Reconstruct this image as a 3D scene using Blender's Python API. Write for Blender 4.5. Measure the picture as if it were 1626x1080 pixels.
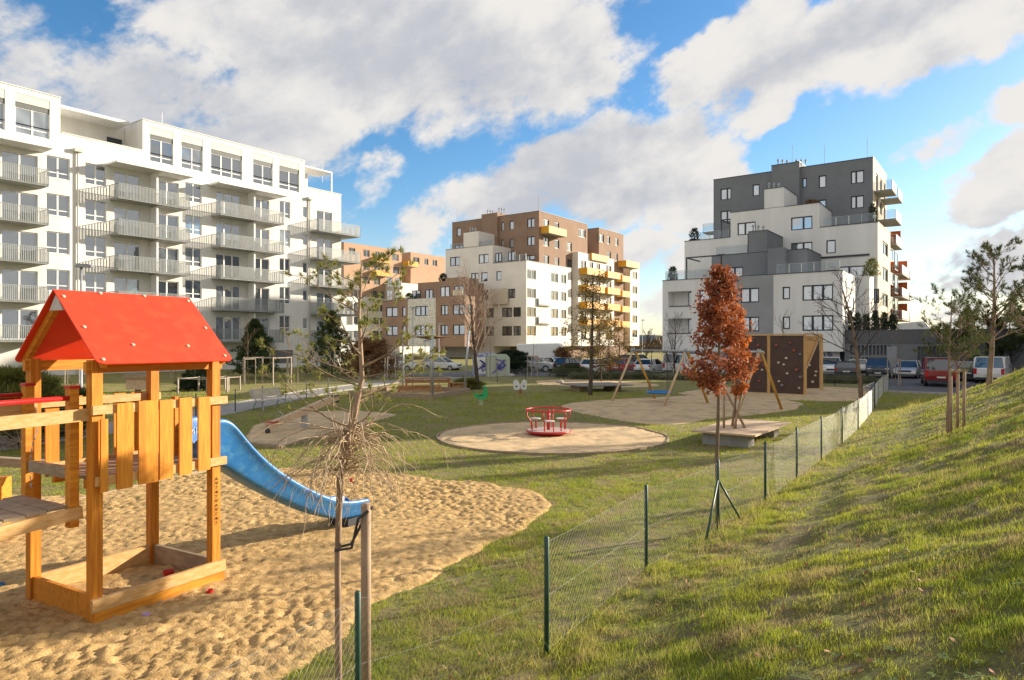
import bpy, math, random
import numpy as np
from mathutils import Vector, Matrix, noise as mnoise
R = math.radians
scene = bpy.context.scene
for o in list(bpy.data.objects): bpy.data.objects.remove(o)
C = scene.collection

# ---------------------------------------------------------------- camera
cam_d = bpy.data.cameras.new("camera"); cam = bpy.data.objects.new("camera", cam_d); C.objects.link(cam)
cam_d.sensor_width = 36; cam_d.lens = 24.0; cam_d.shift_y = 0.0031; cam_d.clip_end = 6000; cam_d.clip_start = .05
cam.location = (0, 0, 3.0); cam.rotation_euler = (R(90), 0, 0)
scene.camera = cam
scene.render.resolution_x = 1024; scene.render.resolution_y = 680
# ---------------------------------------------------------------- light
SUN_AZ = R(25); SUN_EL = R(16.5)           # azimuth measured from +X towards +Y
sv = Vector((math.cos(SUN_EL)*math.cos(SUN_AZ), math.cos(SUN_EL)*math.sin(SUN_AZ), math.sin(SUN_EL)))
sd = bpy.data.lights.new("sun", 'SUN'); sd.energy = 5.0; sd.angle = R(0.6); sd.color = (1, .87, .68)
so = bpy.data.objects.new("sun", sd); C.objects.link(so); so.rotation_euler = sv.to_track_quat('Z', 'Y').to_euler()
scene.view_settings.view_transform = 'Standard'; scene.view_settings.look = 'None'
scene.view_settings.exposure = 1.06; scene.view_settings.gamma = 1
F_PX, CX, HY, CH = 1084.0, 813.0, 545.0, 3.0
C36, S36 = math.cos(R(36)), math.sin(R(36))
def az_el(px, py):
    x = (px-CX)/F_PX; z = (HY-py)/F_PX; l = math.sqrt(x*x+1)
    return math.atan2(x, 1), math.atan2(z, l)

world = bpy.data.worlds.new("World"); scene.world = world; world.use_nodes = True
nt = world.node_tree; nt.nodes.clear()
class NG:
    def __init__(s, nt): s.nt = nt
    def n(s, t, **k):
        nd = s.nt.nodes.new(t)
        for a, b in k.items():
            if a == 'ins':
                for i, v in b.items():
                    if isinstance(v, bpy.types.NodeSocket): s.nt.links.new(v, nd.inputs[i])
                    else: nd.inputs[i].default_value = v
            else: setattr(nd, a, b)
        return nd
    def m(s, op, a, b=0.0, c=0.0, clamp=False):
        nd = s.nt.nodes.new('ShaderNodeMath'); nd.operation = op; nd.use_clamp = clamp
        for i, v in enumerate((a, b, c)):
            if isinstance(v, bpy.types.NodeSocket): s.nt.links.new(v, nd.inputs[i])
            else: nd.inputs[i].default_value = v
        return nd.outputs[0]
    def ramp(s, x, lo, hi, a=0.0, b=1.0, smooth=True):
        nd = s.nt.nodes.new('ShaderNodeMapRange'); nd.interpolation_type = 'SMOOTHSTEP' if smooth else 'LINEAR'
        s.nt.links.new(x, nd.inputs[0]); nd.inputs[1].default_value = lo; nd.inputs[2].default_value = hi
        nd.inputs[3].default_value = a; nd.inputs[4].default_value = b
        return nd.outputs[0]
    def mixc(s, f, a, b, blend='MIX'):
        nd = s.nt.nodes.new('ShaderNodeMix'); nd.data_type = 'RGBA'; nd.blend_type = blend
        for i, v in ((0, f), (6, a), (7, b)):
            if isinstance(v, bpy.types.NodeSocket): s.nt.links.new(v, nd.inputs[i])
            else: nd.inputs[i].default_value = (tuple(v)+(1,))[:4] if i else v
        return nd.outputs[2]
g = NG(nt)
tc = g.n('ShaderNodeTexCoord'); sep = g.n('ShaderNodeSeparateXYZ', ins={0: tc.outputs['Generated']})
X, Y, Z = sep.outputs
az = g.m('ARCTAN2', X, Y); el = g.m('ARCSINE', Z)
# warp
wn = g.n('ShaderNodeTexNoise', ins={'Vector': tc.outputs['Generated'], 'Scale': 5.0, 'Detail': 5.0, 'Roughness': .6})
wsep = g.n('ShaderNodeSeparateColor', ins={0: wn.outputs['Color']})
azw = g.m('ADD', az, g.m('MULTIPLY', g.m('SUBTRACT', wsep.outputs[0], .5), .17))
elw = g.m('ADD', el, g.m('MULTIPLY', g.m('SUBTRACT', wsep.outputs[1], .5), .13))
ae = g.n('ShaderNodeCombineXYZ', ins={0: azw, 1: elw}).outputs[0]
def blobs(lst):
    acc = None
    for (px, py, rx, ry, rot, w) in lst:
        a, e = az_el(px, py)
        sub = g.n('ShaderNodeVectorMath', operation='SUBTRACT', ins={0: ae, 1: (a, e, 0)}).outputs[0]
        rt = g.n('ShaderNodeVectorRotate', rotation_type='Z_AXIS', ins={'Vector': sub, 'Angle': R(-rot)}).outputs[0]
        sc = g.n('ShaderNodeVectorMath', operation='MULTIPLY', ins={0: rt, 1: (1/(rx/F_PX), 1/(ry/F_PX), 0)}).outputs[0]
        ln = g.n('ShaderNodeVectorMath', operation='LENGTH', ins={0: sc}).outputs['Value']
        v = g.m('MULTIPLY', g.ramp(ln, 0.25, 1.35, 1, 0), w)
        acc = v if acc is None else g.m('MAXIMUM', acc, v)
    return acc
CL = [(640, 60, 470, 190, 0, 1), (300, 190, 330, 130, -10, .8), (880, 60, 170, 150, 20, 1), (430, 190, 190, 80, -12, .95),
      (1150, 95, 170, 62, 28, 1), (1420, 40, 360, 80, 18, 1), (1330, 110, 160, 45, 22, .9), (1540, 30, 240, 70, 15, 1),
      (1010, 260, 180, 90, 15, 1.05), (850, 300, 240, 75, 12, .9), (1100, 290, 110, 75, 30, .95), (612, 290, 75, 40, 35, .66),
      (1230, 190, 75, 26, 20, .75), (1470, 250, 95, 26, 22, .75), (650, 375, 90, 45, 35, .7), (1060, 390, 130, 60, 15, .85),
      (1600, 290, 130, 60, 22, .9), (1590, 410, 190, 50, 12, .9), (1640, 160, 70, 40, 35, .7), (1560, 490, 260, 40, 5, .7), (1040, 470, 120, 70, 0, .7),
      (560, 460, 300, 60, 0, .6), (960, 130, 60, 40, 30, .7)]
mask = blobs(CL)
DK = [(620, 90, 420, 110, -8, 1), (200, 170, 300, 140, 0, .8), (900, 250, 220, 60, 5, .9), (860, 330, 240, 50, 5, 1), (1340, 60, 230, 34, 18, .9), (1600, 345, 120, 30, 5, .9),
      (1500, 440, 150, 30, 5, .6), (60, 60, 200, 80, 0, .5)]
dark = blobs(DK)
rotv = g.n('ShaderNodeVectorRotate', rotation_type='Y_AXIS', ins={'Vector': tc.outputs['Generated'], 'Angle': R(24)}).outputs[0]
str_ = g.n('ShaderNodeVectorMath', operation='MULTIPLY', ins={0: rotv, 1: (1, 1.0, 1.7)}).outputs[0]
n1 = g.n('ShaderNodeTexNoise', ins={'Vector': str_, 'Scale': 7.5, 'Detail': 14.0, 'Roughness': .62, 'Distortion': .15}).outputs[0]
n2 = g.n('ShaderNodeTexNoise', ins={'Vector': str_, 'Scale': 3.0, 'Detail': 4.0, 'Roughness': .5}).outputs[0]
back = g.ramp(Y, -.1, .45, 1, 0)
dens = g.m('ADD', g.m('MULTIPLY', mask, .62), g.m('MULTIPLY', g.m('SUBTRACT', n1, .5), 1.15))
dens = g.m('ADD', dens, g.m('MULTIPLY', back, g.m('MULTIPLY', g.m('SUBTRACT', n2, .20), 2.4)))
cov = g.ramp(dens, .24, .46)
off = g.n('ShaderNodeVectorMath', operation='ADD', ins={0: str_, 1: (.035, 0.0, .07)}).outputs[0]
n1b = g.n('ShaderNodeTexNoise', ins={'Vector': off, 'Scale': 7.5, 'Detail': 8.0, 'Roughness': .56, 'Distortion': .15}).outputs[0]
shade = g.m('ADD', g.m('MULTIPLY', g.m('SUBTRACT', n1b, n1), -1.7), .80)
shade = g.m('SUBTRACT', shade, g.m('MULTIPLY', dark, .50))
shade = g.ramp(shade, .05, .95)
ccol = g.mixc(shade, (.64, .665, .73), (1.02, .99, .95))
sky = g.n('ShaderNodeTexSky', sky_type='NISHITA', sun_disc=False, sun_elevation=SUN_EL, sun_rotation=R(90)-SUN_AZ, altitude=300, air_density=1.0, dust_density=.6, ozone_density=2.2)
hsv = g.n('ShaderNodeHueSaturation', ins={'Saturation': 1.28, 'Value': 1.0, 'Color': sky.outputs[0]})
b1 = g.n('ShaderNodeBackground', ins={0: hsv.outputs[0], 1: .095})
b2 = g.n('ShaderNodeBackground', ins={0: ccol, 1: .41})
# low thin veil near the horizon
veil = g.m('MULTIPLY', g.ramp(el, 0.0, .22, 1, 0), .45)
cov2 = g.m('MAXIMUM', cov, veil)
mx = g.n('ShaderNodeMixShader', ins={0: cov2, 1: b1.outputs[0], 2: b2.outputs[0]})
g.n('ShaderNodeOutputWorld', ins={0: mx.outputs[0]})

# ---------------------------------------------------------------- helpers
def G(px, py, z=0.0):
    d = (CH-z)*F_PX/(py-HY); return ((px-CX)/F_PX*d, d, z)
def W2F(x, y): return (C36*x-S36*y, S36*x+C36*y)      # world -> estate frame (v,u)
def F2W(v, u): return (C36*v+S36*u, -S36*v+C36*u)
def Vp(px, u):
    t = (px-CX)/F_PX; return u/(S36*t+C36)*(C36*t-S36)
def Up(px, v):
    t = (px-CX)/F_PX; return v/(C36*t-S36)*(S36*t+C36)
def at(px, Y): return ((px-CX)/F_PX*Y, Y)

ORG = {}
class MB:
    def __init__(s): s.v = []; s.f = []; s.sm = False
    def box(s, x0, x1, y0, y1, z0, z1):
        b = len(s.v)
        s.v += [(x0,y0,z0),(x1,y0,z0),(x1,y1,z0),(x0,y1,z0),(x0,y0,z1),(x1,y0,z1),(x1,y1,z1),(x0,y1,z1)]
        for q in ((0,3,2,1),(4,5,6,7),(0,1,5,4),(1,2,6,5),(2,3,7,6),(3,0,4,7)): s.f.append(tuple(b+i for i in q))
        return s
    def cbox(s, c, sz): return s.box(c[0]-sz[0]/2, c[0]+sz[0]/2, c[1]-sz[1]/2, c[1]+sz[1]/2, c[2]-sz[2]/2, c[2]+sz[2]/2)
    def bar(s, p, q, w, h, up=(0,0,1)):
        """rectangular bar from p to q, width w (sideways), height h"""
        p = Vector(p); q = Vector(q); d = (q-p).normalized(); u = Vector(up)
        if abs(d.dot(u)) > .98: u = Vector((0,1,0)) if abs(d.y) < .9 else Vector((1,0,0))
        sx = d.cross(u).normalized(); uu = sx.cross(d).normalized(); b = len(s.v)
        for e in (p, q):
            for (i, j) in ((-1,-1),(1,-1),(1,1),(-1,1)): s.v.append(tuple(e+sx*(i*w/2)+uu*(j*h/2)))
        for qd in ((0,1,2,3),(7,6,5,4),(0,4,5,1),(1,5,6,2),(2,6,7,3),(3,7,4,0)): s.f.append(tuple(b+i for i in qd))
        return s
    def tube(s, pts, r, n=8, cap=True):
        pts = [Vector(p) for p in pts]; m = len(pts)
        if not hasattr(r, '__len__'): r = [r]*m
        b = len(s.v); ref = None
        for i, p in enumerate(pts):
            d = (pts[min(i+1, m-1)]-pts[max(i-1, 0)])
            d = d.normalized() if d.length > 1e-9 else Vector((0,0,1))
            if ref is None: ref = Vector((1,0,0)) if abs(d.x) < .8 else Vector((0,1,0))
            a = (ref-d*ref.dot(d)).normalized(); ref = a; c = d.cross(a)
            for k in range(n):
                t = 2*math.pi*k/n; s.v.append(tuple(p+(a*math.cos(t)+c*math.sin(t))*r[i]))
        for i in range(m-1):
            for k in range(n):
                k2 = (k+1) % n; s.f.append((b+i*n+k, b+i*n+k2, b+(i+1)*n+k2, b+(i+1)*n+k))
        if cap: s.f.append(tuple(b+k for k in range(n-1, -1, -1))); s.f.append(tuple(b+(m-1)*n+k for k in range(n)))
        return s
    def lathe(s, prof, c=(0,0,0), n=24):
        b = len(s.v); m = len(prof)
        for (r, z) in prof:
            for k in range(n):
                t = 2*math.pi*k/n; s.v.append((c[0]+r*math.cos(t), c[1]+r*math.sin(t), c[2]+z))
        for i in range(m-1):
            for k in range(n):
                k2 = (k+1) % n; s.f.append((b+i*n+k, b+i*n+k2, b+(i+1)*n+k2, b+(i+1)*n+k))
        return s
    def prism(s, poly, o, ex, ey, ez, t):
        """poly in 2d on axes ex, ey from o, extruded t along ez"""
        o = Vector(o); ex = Vector(ex); ey = Vector(ey); ez = Vector(ez); b = len(s.v); n = len(poly)
        for k in (0, 1):
            for (x, y) in poly: s.v.append(tuple(o+ex*x+ey*y+ez*(t*k)))
        s.f.append(tuple(b+i for i in range(n-1, -1, -1))); s.f.append(tuple(b+n+i for i in range(n)))
        for i in range(n): j = (i+1) % n; s.f.append((b+i, b+j, b+n+j, b+n+i))
        return s
    def sheet(s, poly, z):
        b = len(s.v); s.v += [(x, y, z) for x, y in poly]; s.f.append(tuple(range(b, b+len(poly)))); return s
    def blob(s, c, r, n=8, m=5, sq=(1,1,1)):
        b = len(s.v)
        for i in range(m+1):
            ph = math.pi*i/m
            for k in range(n):
                t = 2*math.pi*k/n
                s.v.append((c[0]+r*sq[0]*math.sin(ph)*math.cos(t), c[1]+r*sq[1]*math.sin(ph)*math.sin(t), c[2]+r*sq[2]*math.cos(ph)))
        for i in range(m):
            for k in range(n):
                k2 = (k+1) % n; s.f.append((b+i*n+k, b+(i+1)*n+k, b+(i+1)*n+k2, b+i*n+k2))
        return s
    # facade frame: ('F',u): runs along v, looks to -u ; ('S',v): runs along u, looks to +v
    def fbox(s, face, a0, a1, z0, z1, d0, d1):
        k, c = face
        if k == 'F': return s.box(a0, a1, c+d0, c+d1, z0, z1)
        return s.box(c-d1, c-d0, a0, a1, z0, z1)
    def fquad(s, face, pts):
        k, c = face; b = len(s.v)
        for (a, z, d) in pts: s.v.append((a, c+d, z) if k == 'F' else (c-d, a, z))
        s.f.append((b, b+1, b+2, b+3))
    def wall(s, face, a0, a1, z0, z1, holes=(), dep=.16):
        hs = [h for h in holes if h[0] < a1 and h[1] > a0 and h[2] < z1 and h[3] > z0]
        A = sorted(set([a0, a1]+[min(max(x, a0), a1) for h in hs for x in h[:2]]))
        Zs = sorted(set([z0, z1]+[min(max(x, z0), z1) for h in hs for x in h[2:4]]))
        for i in range(len(A)-1):
            for j in range(len(Zs)-1):
                ca, cz = (A[i]+A[i+1])/2, (Zs[j]+Zs[j+1])/2
                if any(h[0] < ca < h[1] and h[2] < cz < h[3] for h in hs): continue
                s.fquad(face, [(A[i],Zs[j],0),(A[i+1],Zs[j],0),(A[i+1],Zs[j+1],0),(A[i],Zs[j+1],0)])
        for h in hs:
            x0, x1, y0, y1 = h[:4]; D = dep if len(h) < 5 else h[4]
            for (p, q) in (((x0,y0),(x1,y0)),((x1,y0),(x1,y1)),((x1,y1),(x0,y1)),((x0,y1),(x0,y0))):
                s.fquad(face, [(p[0],p[1],0),(q[0],q[1],0),(q[0],q[1],D),(p[0],p[1],D)])
            if len(h) > 4: s.fquad(face, [(x0,y0,D),(x1,y0,D),(x1,y1,D),(x0,y1,D)])
        return s
    def block(s, v0, v1, u0, u1, z0, z1, FH=(), SH=(), side=None):
        s.wall(('F', u0), v0, v1, z0, z1, FH); (side or s).wall(('S', v1), u0, u1, z0, z1, SH)
        b = len(s.v)
        s.v += [(v0,u0,z0),(v1,u0,z0),(v1,u1,z0),(v0,u1,z0),(v0,u0,z1),(v1,u0,z1),(v1,u1,z1),(v0,u1,z1)]
        for q in ((0,3,2,1),(4,5,6,7),(2,3,7,6),(3,0,4,7)): s.f.append(tuple(b+i for i in q))
        return s
    def build(s, name, mat, parent=None, smooth=None, org=None, label=None):
        me = bpy.data.meshes.new(name)
        o3 = org if org is not None else (ORG.get(parent.name, (0,0,0)) if parent else (0,0,0))
        V = np.array(s.v, dtype=np.float32).reshape(-1, 3)-np.array(o3, dtype=np.float32)
        me.from_pydata(V.tolist(), [], s.f); me.update()
        if mat: me.materials.append(mat)
        sm = s.sm if smooth is None else smooth
        if sm: me.polygons.foreach_set('use_smooth', [True]*len(me.polygons))
        o = bpy.data.objects.new(name, me); C.objects.link(o)
        if parent: o.parent = parent
        ORG[o.name] = o3
        if org is not None and parent is None: o.location = org
        if label: o['label'] = label
        return o
def bsplit(mb, name, mat, parent, smooth=None):
    """one object per connected piece"""
    n = len(mb.v); par = list(range(n))
    def fd(a):
        while par[a] != a: par[a] = par[par[a]]; a = par[a]
        return a
    for f in mb.f:
        r = fd(f[0])
        for i in f[1:]: par[fd(i)] = r
    gr = {}
    for f in mb.f: gr.setdefault(fd(f[0]), []).append(f)
    out = []
    for fs in gr.values():
        ids = sorted({i for f in fs for i in f}); mp = {a: b for b, a in enumerate(ids)}
        m = MB(); m.v = [mb.v[i] for i in ids]; m.f = [tuple(mp[i] for i in f) for f in fs]; out.append(m.build(name, mat, parent, smooth))
    return out
def npmesh(name, V, nper, mat, parent=None, org=(0,0,0), smooth=False):
    """V: (k*nper,3) array, every nper verts one face"""
    V = np.asarray(V, dtype=np.float32).reshape(-1, 3)-np.array(org, dtype=np.float32)
    me = bpy.data.meshes.new(name); nv = len(V); nf = nv//nper
    me.vertices.add(nv); me.vertices.foreach_set('co', V.ravel())
    me.loops.add(nv); me.loops.foreach_set('vertex_index', np.arange(nv, dtype=np.int32))
    me.polygons.add(nf); me.polygons.foreach_set('loop_start', np.arange(0, nv, nper, dtype=np.int32))
    me.polygons.foreach_set('loop_total', np.full(nf, nper, dtype=np.int32))
    me.update(calc_edges=True); me.materials.append(mat)
    o = bpy.data.objects.new(name, me); C.objects.link(o)
    if parent: o.parent = parent; 
    else: o.location = org
    return o
def tag(o, label, cat, group=None):
    o['label'] = label; o['category'] = cat
    if group: o['group'] = group
    return o
def thing(name, label, cat, loc=(0,0,0), rot=0.0, group=None, org=(0,0,0)):
    o = bpy.data.objects.new(name, None); C.objects.link(o); o.empty_display_size = .3
    o.location = loc; o.rotation_euler = (0, 0, rot); ORG[o.name] = org
    return tag(o, label, cat, group)
def wthing(name, label, cat, loc, group=None): return thing(name, label, cat, loc, 0, group, loc)
def struct(o): o['kind'] = 'structure'; return o
def dup(root, loc, rot, label, group=None):
    r = root.copy(); C.objects.link(r); r.location = loc; r.rotation_euler = (0, 0, rot); r['label'] = label
    if group: r['group'] = group
    for ch in list(root.children):
        c = ch.copy(); C.objects.link(c); c.parent = r
        for gc in list(ch.children):
            d = gc.copy(); C.objects.link(d); d.parent = c
    return r

# ---------------------------------------------------------------- materials
MATS = {}
def M(name, c1, c2=None, rough=.8, scale=4.0, bump=0.0, bscale=40.0, metal=0.0, detail=5.0, stretch=None, island=0.0, spec=None, trans=0.0, lo=.35, hi=.65, c3=None, s3=1.0):
    if name in MATS: return MATS[name]
    m = bpy.data.materials.new(name); m.use_nodes = True; t = m.node_tree; t.nodes.clear(); k = NG(t)
    out = k.n('ShaderNodeOutputMaterial'); p = k.n('ShaderNodeBsdfPrincipled')
    tc = k.n('ShaderNodeTexCoord').outputs['Object']
    if stretch: tc = k.n('ShaderNodeVectorMath', operation='MULTIPLY', ins={0: tc, 1: stretch}).outputs[0]
    if c2 is None: c2 = tuple(min(1, x*.86) for x in c1)
    no = k.n('ShaderNodeTexNoise', ins={'Vector': tc, 'Scale': scale, 'Detail': detail, 'Roughness': .6})
    f = k.ramp(no.outputs[0], lo, hi)
    if island:
        gi = k.n('ShaderNodeNewGeometry'); r = gi.outputs['Random Per Island']
        f = k.m('ADD', k.m('MULTIPLY', f, 1-island), k.m('MULTIPLY', r, island))
    col = k.mixc(f, c1, c2)
    if c3:
        n3 = k.n('ShaderNodeTexNoise', ins={'Vector': tc, 'Scale': s3, 'Detail': 4.0, 'Roughness': .6})
        col = k.mixc(k.ramp(n3.outputs[0], .45, .66), col, c3)
    t.links.new(col, p.inputs['Base Color']); p.inputs['Roughness'].default_value = rough; p.inputs['Metallic'].default_value = metal
    if spec is not None: p.inputs['Specular IOR Level'].default_value = spec
    if bump:
        nb = k.n('ShaderNodeTexNoise', ins={'Vector': tc, 'Scale': bscale, 'Detail': 6.0, 'Roughness': .65})
        bp = k.n('ShaderNodeBump', ins={'Strength': 1.0, 'Distance': bump, 'Height': nb.outputs[0]})
        t.links.new(bp.outputs[0], p.inputs['Normal'])
    if trans:
        tr = k.n('ShaderNodeBsdfTranslucent', ins={0: col}); mx = k.n('ShaderNodeMixShader', ins={0: trans, 1: p.outputs[0], 2: tr.outputs[0]})
        t.links.new(mx.outputs[0], out.inputs[0])
    else: t.links.new(p.outputs[0], out.inputs[0])
    MATS[name] = m; return m
def glass_mat(name, c, refl=.45, c2=None):
    m = bpy.data.materials.new(name); m.use_nodes = True; t = m.node_tree; t.nodes.clear(); k = NG(t)
    out = k.n('ShaderNodeOutputMaterial')
    oi = k.n('ShaderNodeObjectInfo'); c2 = c2 or tuple(min(1, x*6+.05) for x in c)
    col = k.mixc(k.ramp(oi.outputs['Random'], .45, .95), c, c2)
    tc = k.n('ShaderNodeTexCoord')
    wv = k.n('ShaderNodeTexWave', bands_direction='DIAGONAL', ins={'Vector': tc.outputs['Object'], 'Scale': .35, 'Distortion': 5.0, 'Detail': 2.0})
    col = k.mixc(k.m('MULTIPLY', wv.outputs['Fac'], .5), col, tuple(x*.5 for x in c))
    d = k.n('ShaderNodeBsdfDiffuse', ins={0: col})
    nb = k.n('ShaderNodeTexNoise', ins={'Vector': tc.outputs['Object'], 'Scale': .8, 'Detail': 1.0})
    bp = k.n('ShaderNodeBump', ins={'Strength': .6, 'Distance': .01, 'Height': nb.outputs[0]})
    gl = k.n('ShaderNodeBsdfGlossy', ins={0: (.9, .95, 1, 1), 'Roughness': .02, 'Normal': bp.outputs[0]})
    fr = k.n('ShaderNodeFresnel', ins={0: 1.5})
    f = k.m('ADD', fr.outputs[0], refl, clamp=True)
    mx = k.n('ShaderNodeMixShader', ins={0: f, 1: d.outputs[0], 2: gl.outputs[0]})
    t.links.new(mx.outputs[0], out.inputs[0]); MATS[name] = m; return m
render_w = M('render_white', (.71,.70,.67), (.64,.63,.595), .9, .8, bump=.004, bscale=60, stretch=(1,1,.18))
render_w2 = M('render_offwhite', (.78,.775,.76), (.71,.705,.69), .9, .8, stretch=(1,1,.18))
render_g = M('render_grey', (.20,.215,.235), (.18,.19,.21), .9, .5)
render_lg = M('render_midgrey', (.33,.345,.36), (.29,.30,.315), .9, .5)
render_br = M('render_brown', (.29,.19,.135), (.255,.165,.115), .9, .5)
render_or = M('render_orange', (.46,.30,.20), (.42,.27,.18), .9, .5)
render_be = M('render_beige', (.62,.55,.44), (.57,.50,.40), .9, .5)
brickw = M('pale_brick', (.62,.60,.55), (.42,.40,.37), .9, 2.2, stretch=(1,1,3), lo=.5, hi=.56)
concrete = M('concrete', (.36,.36,.35), (.29,.29,.28), .9, 3, bump=.003, bscale=30)
dark_cap = M('cap_metal', (.06,.065,.075), None, .5)
white_cap = M('cap_white', (.75,.75,.74), None, .6)
frame_w = M('frame_white', (.82,.82,.80), None, .5)
frame_d = M('frame_dark', (.025,.035,.05), None, .4)
steel = M('galvanised_steel', (.44,.46,.48), (.34,.36,.38), .42, 9, metal=.35)
rail_m = M('railing_grey', (.30,.32,.32), (.25,.27,.27), .5, 3)
yellow_p = M('yellow_panel', (.68,.33,.008), (.58,.27,.006), .6, 3)
orange_p = M('orange_panel', (.60,.13,.03), None, .6)
pane = glass_mat('window_glass', (.03,.035,.04), .30)
pane3 = glass_mat('window_glass_dark', (.05,.055,.055), .06, (.22,.21,.19))
pane2 = glass_mat('window_glass_sky', (.10,.11,.12), .45, (.45,.46,.46))
blind = M('blind_box', (.60,.59,.55), None, .7); shutter = M('shutter_dark', (.13,.14,.14), None, .6)
wood = M('wood_honey', (.66,.27,.028), (.50,.18,.018), .6, 4, bump=.002, bscale=14, stretch=(16,16,.8), detail=8, c3=(.44,.15,.015), s3=1.4, spec=.25)
wood_h = M('wood_honey_boards', (.68,.29,.03), (.54,.20,.02), .6, 4, bump=.002, bscale=10, stretch=(.9,14,14), detail=8, c3=(.50,.17,.015), s3=1.2, spec=.25)
wood_v = M('wood_honey_upright', (.70,.31,.035), (.54,.20,.02), .6, 4, bump=.002, bscale=10, stretch=(16,16,.8), detail=8, c3=(.56,.19,.02), s3=.9, spec=.25)
wood_g = M('wood_weathered', (.36,.27,.18), (.26,.19,.12), .8, 3, bump=.003, bscale=20, stretch=(2,2,6), detail=8)
wood_p = M('wood_pale', (.60,.43,.27), (.48,.34,.21), .75, 4, bump=.002, bscale=20, stretch=(3,3,3), detail=8)
wood_y = M('wood_yellow', (.60,.33,.05), (.50,.25,.035), .55, 3, stretch=(3,3,1))
red_p = M('red_panel', (.80,.045,.008), (.72,.038,.007), .55, 2.6, bump=.0006, bscale=6, lo=.3, hi=.7, c3=(.76,.055,.012), s3=5)
red_m = M('red_metal', (.55,.015,.015), (.45,.012,.012), .35, 6)
bolt_m = M('bolt_cap', (.62,.50,.38), None, .5)
blue_pl = M('blue_plastic', (.020,.15,.43), (.028,.19,.50), .38, 3.5, c3=(.05,.22,.47), s3=9)
dk_plastic = M('dark_plastic', (.03,.035,.045), None, .5)
bark = M('bark_grey', (.25,.18,.12), (.13,.09,.06), .95, 9, bump=.006, bscale=40, stretch=(1,1,.3))
bark_d = M('bark_dark', (.10,.075,.055), (.055,.042,.032), .95, 9, bump=.006, bscale=40, stretch=(1,1,.3))
bark_p = M('bark_pinkish', (.36,.25,.17), (.20,.13,.085), .9, 7, bump=.003, bscale=40, stretch=(1,1,.35))
twig = M('twig', (.30,.21,.12), (.17,.11,.065), .9, 9)
stake_m = M('stake_wood', (.40,.28,.19), (.28,.19,.13), .85, 5, stretch=(3,3,.6))
green_post = M('green_post', (.012,.05,.035), (.02,.07,.05), .45, 6)
dark_post = M('dark_post', (.02,.022,.025), (.035,.037,.04), .5, 6)
wire_m = M('wire', (.55,.55,.50), None, .4, metal=.5)
rubber = M('tyre_rubber', (.02,.02,.02), None, .9)
# ---------------------------------------------------------------- terrain
HPV = [-40,-4.2,-3.6,-3.0,-2.0,-1.0,0.0,1.0,3.0,6.0,12.0,30.0]
HPZ = [0,0.0,.10,.21,.50,.84,1.2,1.6,2.3,3.0,3.6,4.0]
def sstep(x, a, b):
    t = np.clip((x-a)/(b-a), 0, 1); return t*t*(3-2*t)
def hill(v, u):
    v = np.asarray(v, float); u = np.asarray(u, float)
    h = np.interp(v, HPV, HPZ)
    return h*(1+.012*np.clip(u, 0, 30))*(1-sstep(u, 35, 50))*sstep(u, -30, -8)
def vnoise(x, y, s, seed=0):
    """cheap smooth value noise, vectorised"""
    x = np.asarray(x)*s; y = np.asarray(y)*s
    xi = np.floor(x).astype(np.int64); yi = np.floor(y).astype(np.int64); fx = x-xi; fy = y-yi
    fx = fx*fx*(3-2*fx); fy = fy*fy*(3-2*fy)
    def h(a, b):
        n = (a*374761393+b*668265263+seed*1442695041) & 0xffffffff
        n = ((n ^ (n >> 13))*1274126177) & 0xffffffff
        return ((n ^ (n >> 16)) & 0xffff)/65535.0
    return (h(xi,yi)*(1-fx)+h(xi+1,yi)*fx)*(1-fy)+(h(xi,yi+1)*(1-fx)+h(xi+1,yi+1)*fx)*fy
def PG(l): return [G(a, b)[:2] for a, b in l]
def smoothpoly(P, n=3):
    P = np.array(P)
    for _ in range(n):
        Q = np.roll(P, -1, 0); P = np.stack([P*.75+Q*.25, P*.25+Q*.75], 1).reshape(-1, 2)
    return P
def inside(P, x, y):
    x = np.asarray(x); y = np.asarray(y); c = np.zeros(x.shape, bool); n = len(P)
    for i in range(n):
        x0, y0 = P[i]; x1, y1 = P[(i+1) % n]
        if y0 == y1: continue
        k = ((y0 > y) != (y1 > y)) & (x < (x1-x0)*(y-y0)/(y1-y0)+x0); c ^= k
    return c
def jitter(P, a, s, seed):
    P = np.array(P); return P+np.stack([vnoise(P[:,0], P[:,1], s, seed)-.5, vnoise(P[:,0], P[:,1], s, seed+9)-.5], 1)*a
pit = smoothpoly([(-15,4.2),(-15,13.5)]+PG([(0,786),(100,790),(170,784),(330,748)])+[(-3.9,16.2)]+PG([(560,748),(640,756),(720,763),(800,772),(860,785),(893,806),(860,828),(800,860),(700,915),(560,985),(430,1080)])+[(-2.3,4.9),(-3,4.0),(-8,3.2)], 3)
pit = jitter(jitter(pit, .3, 1.3, 4), .16, 4.5, 14)
carS = np.array([(1.25+3.68*math.cos(t), 22.1+3.75*math.sin(t)) for t in np.linspace(0, 2*math.pi, 72, endpoint=False)]); carS = jitter(carS, .12, 1, 2)
swS = jitter(smoothpoly(PG([(885,642),(960,634),(1060,630),(1130,625),(1200,629),(1295,642),(1235,656),(1150,662),(1110,672),(1050,676),(980,668),(915,655)]), 3), .5, .5, 5)
clS = jitter(smoothpoly(PG([(1060,627),(1110,618),(1180,612),(1390,616),(1392,627),(1375,638),(1250,636),(1170,628)]), 2), .4, .4, 6)
plS = jitter(smoothpoly(PG([(835,607),(880,602),(1010,606),(1060,612),(1010,616),(890,613)]), 3), .5, .4, 7)
seS = jitter(smoothpoly(PG([(385,688),(420,668),(480,655),(560,652),(645,658),(600,668),(545,684),(440,712),(395,705)]), 2), .4, .8, 8)
sands = [pit, carS, swS, clS, plS, seS]
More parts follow.
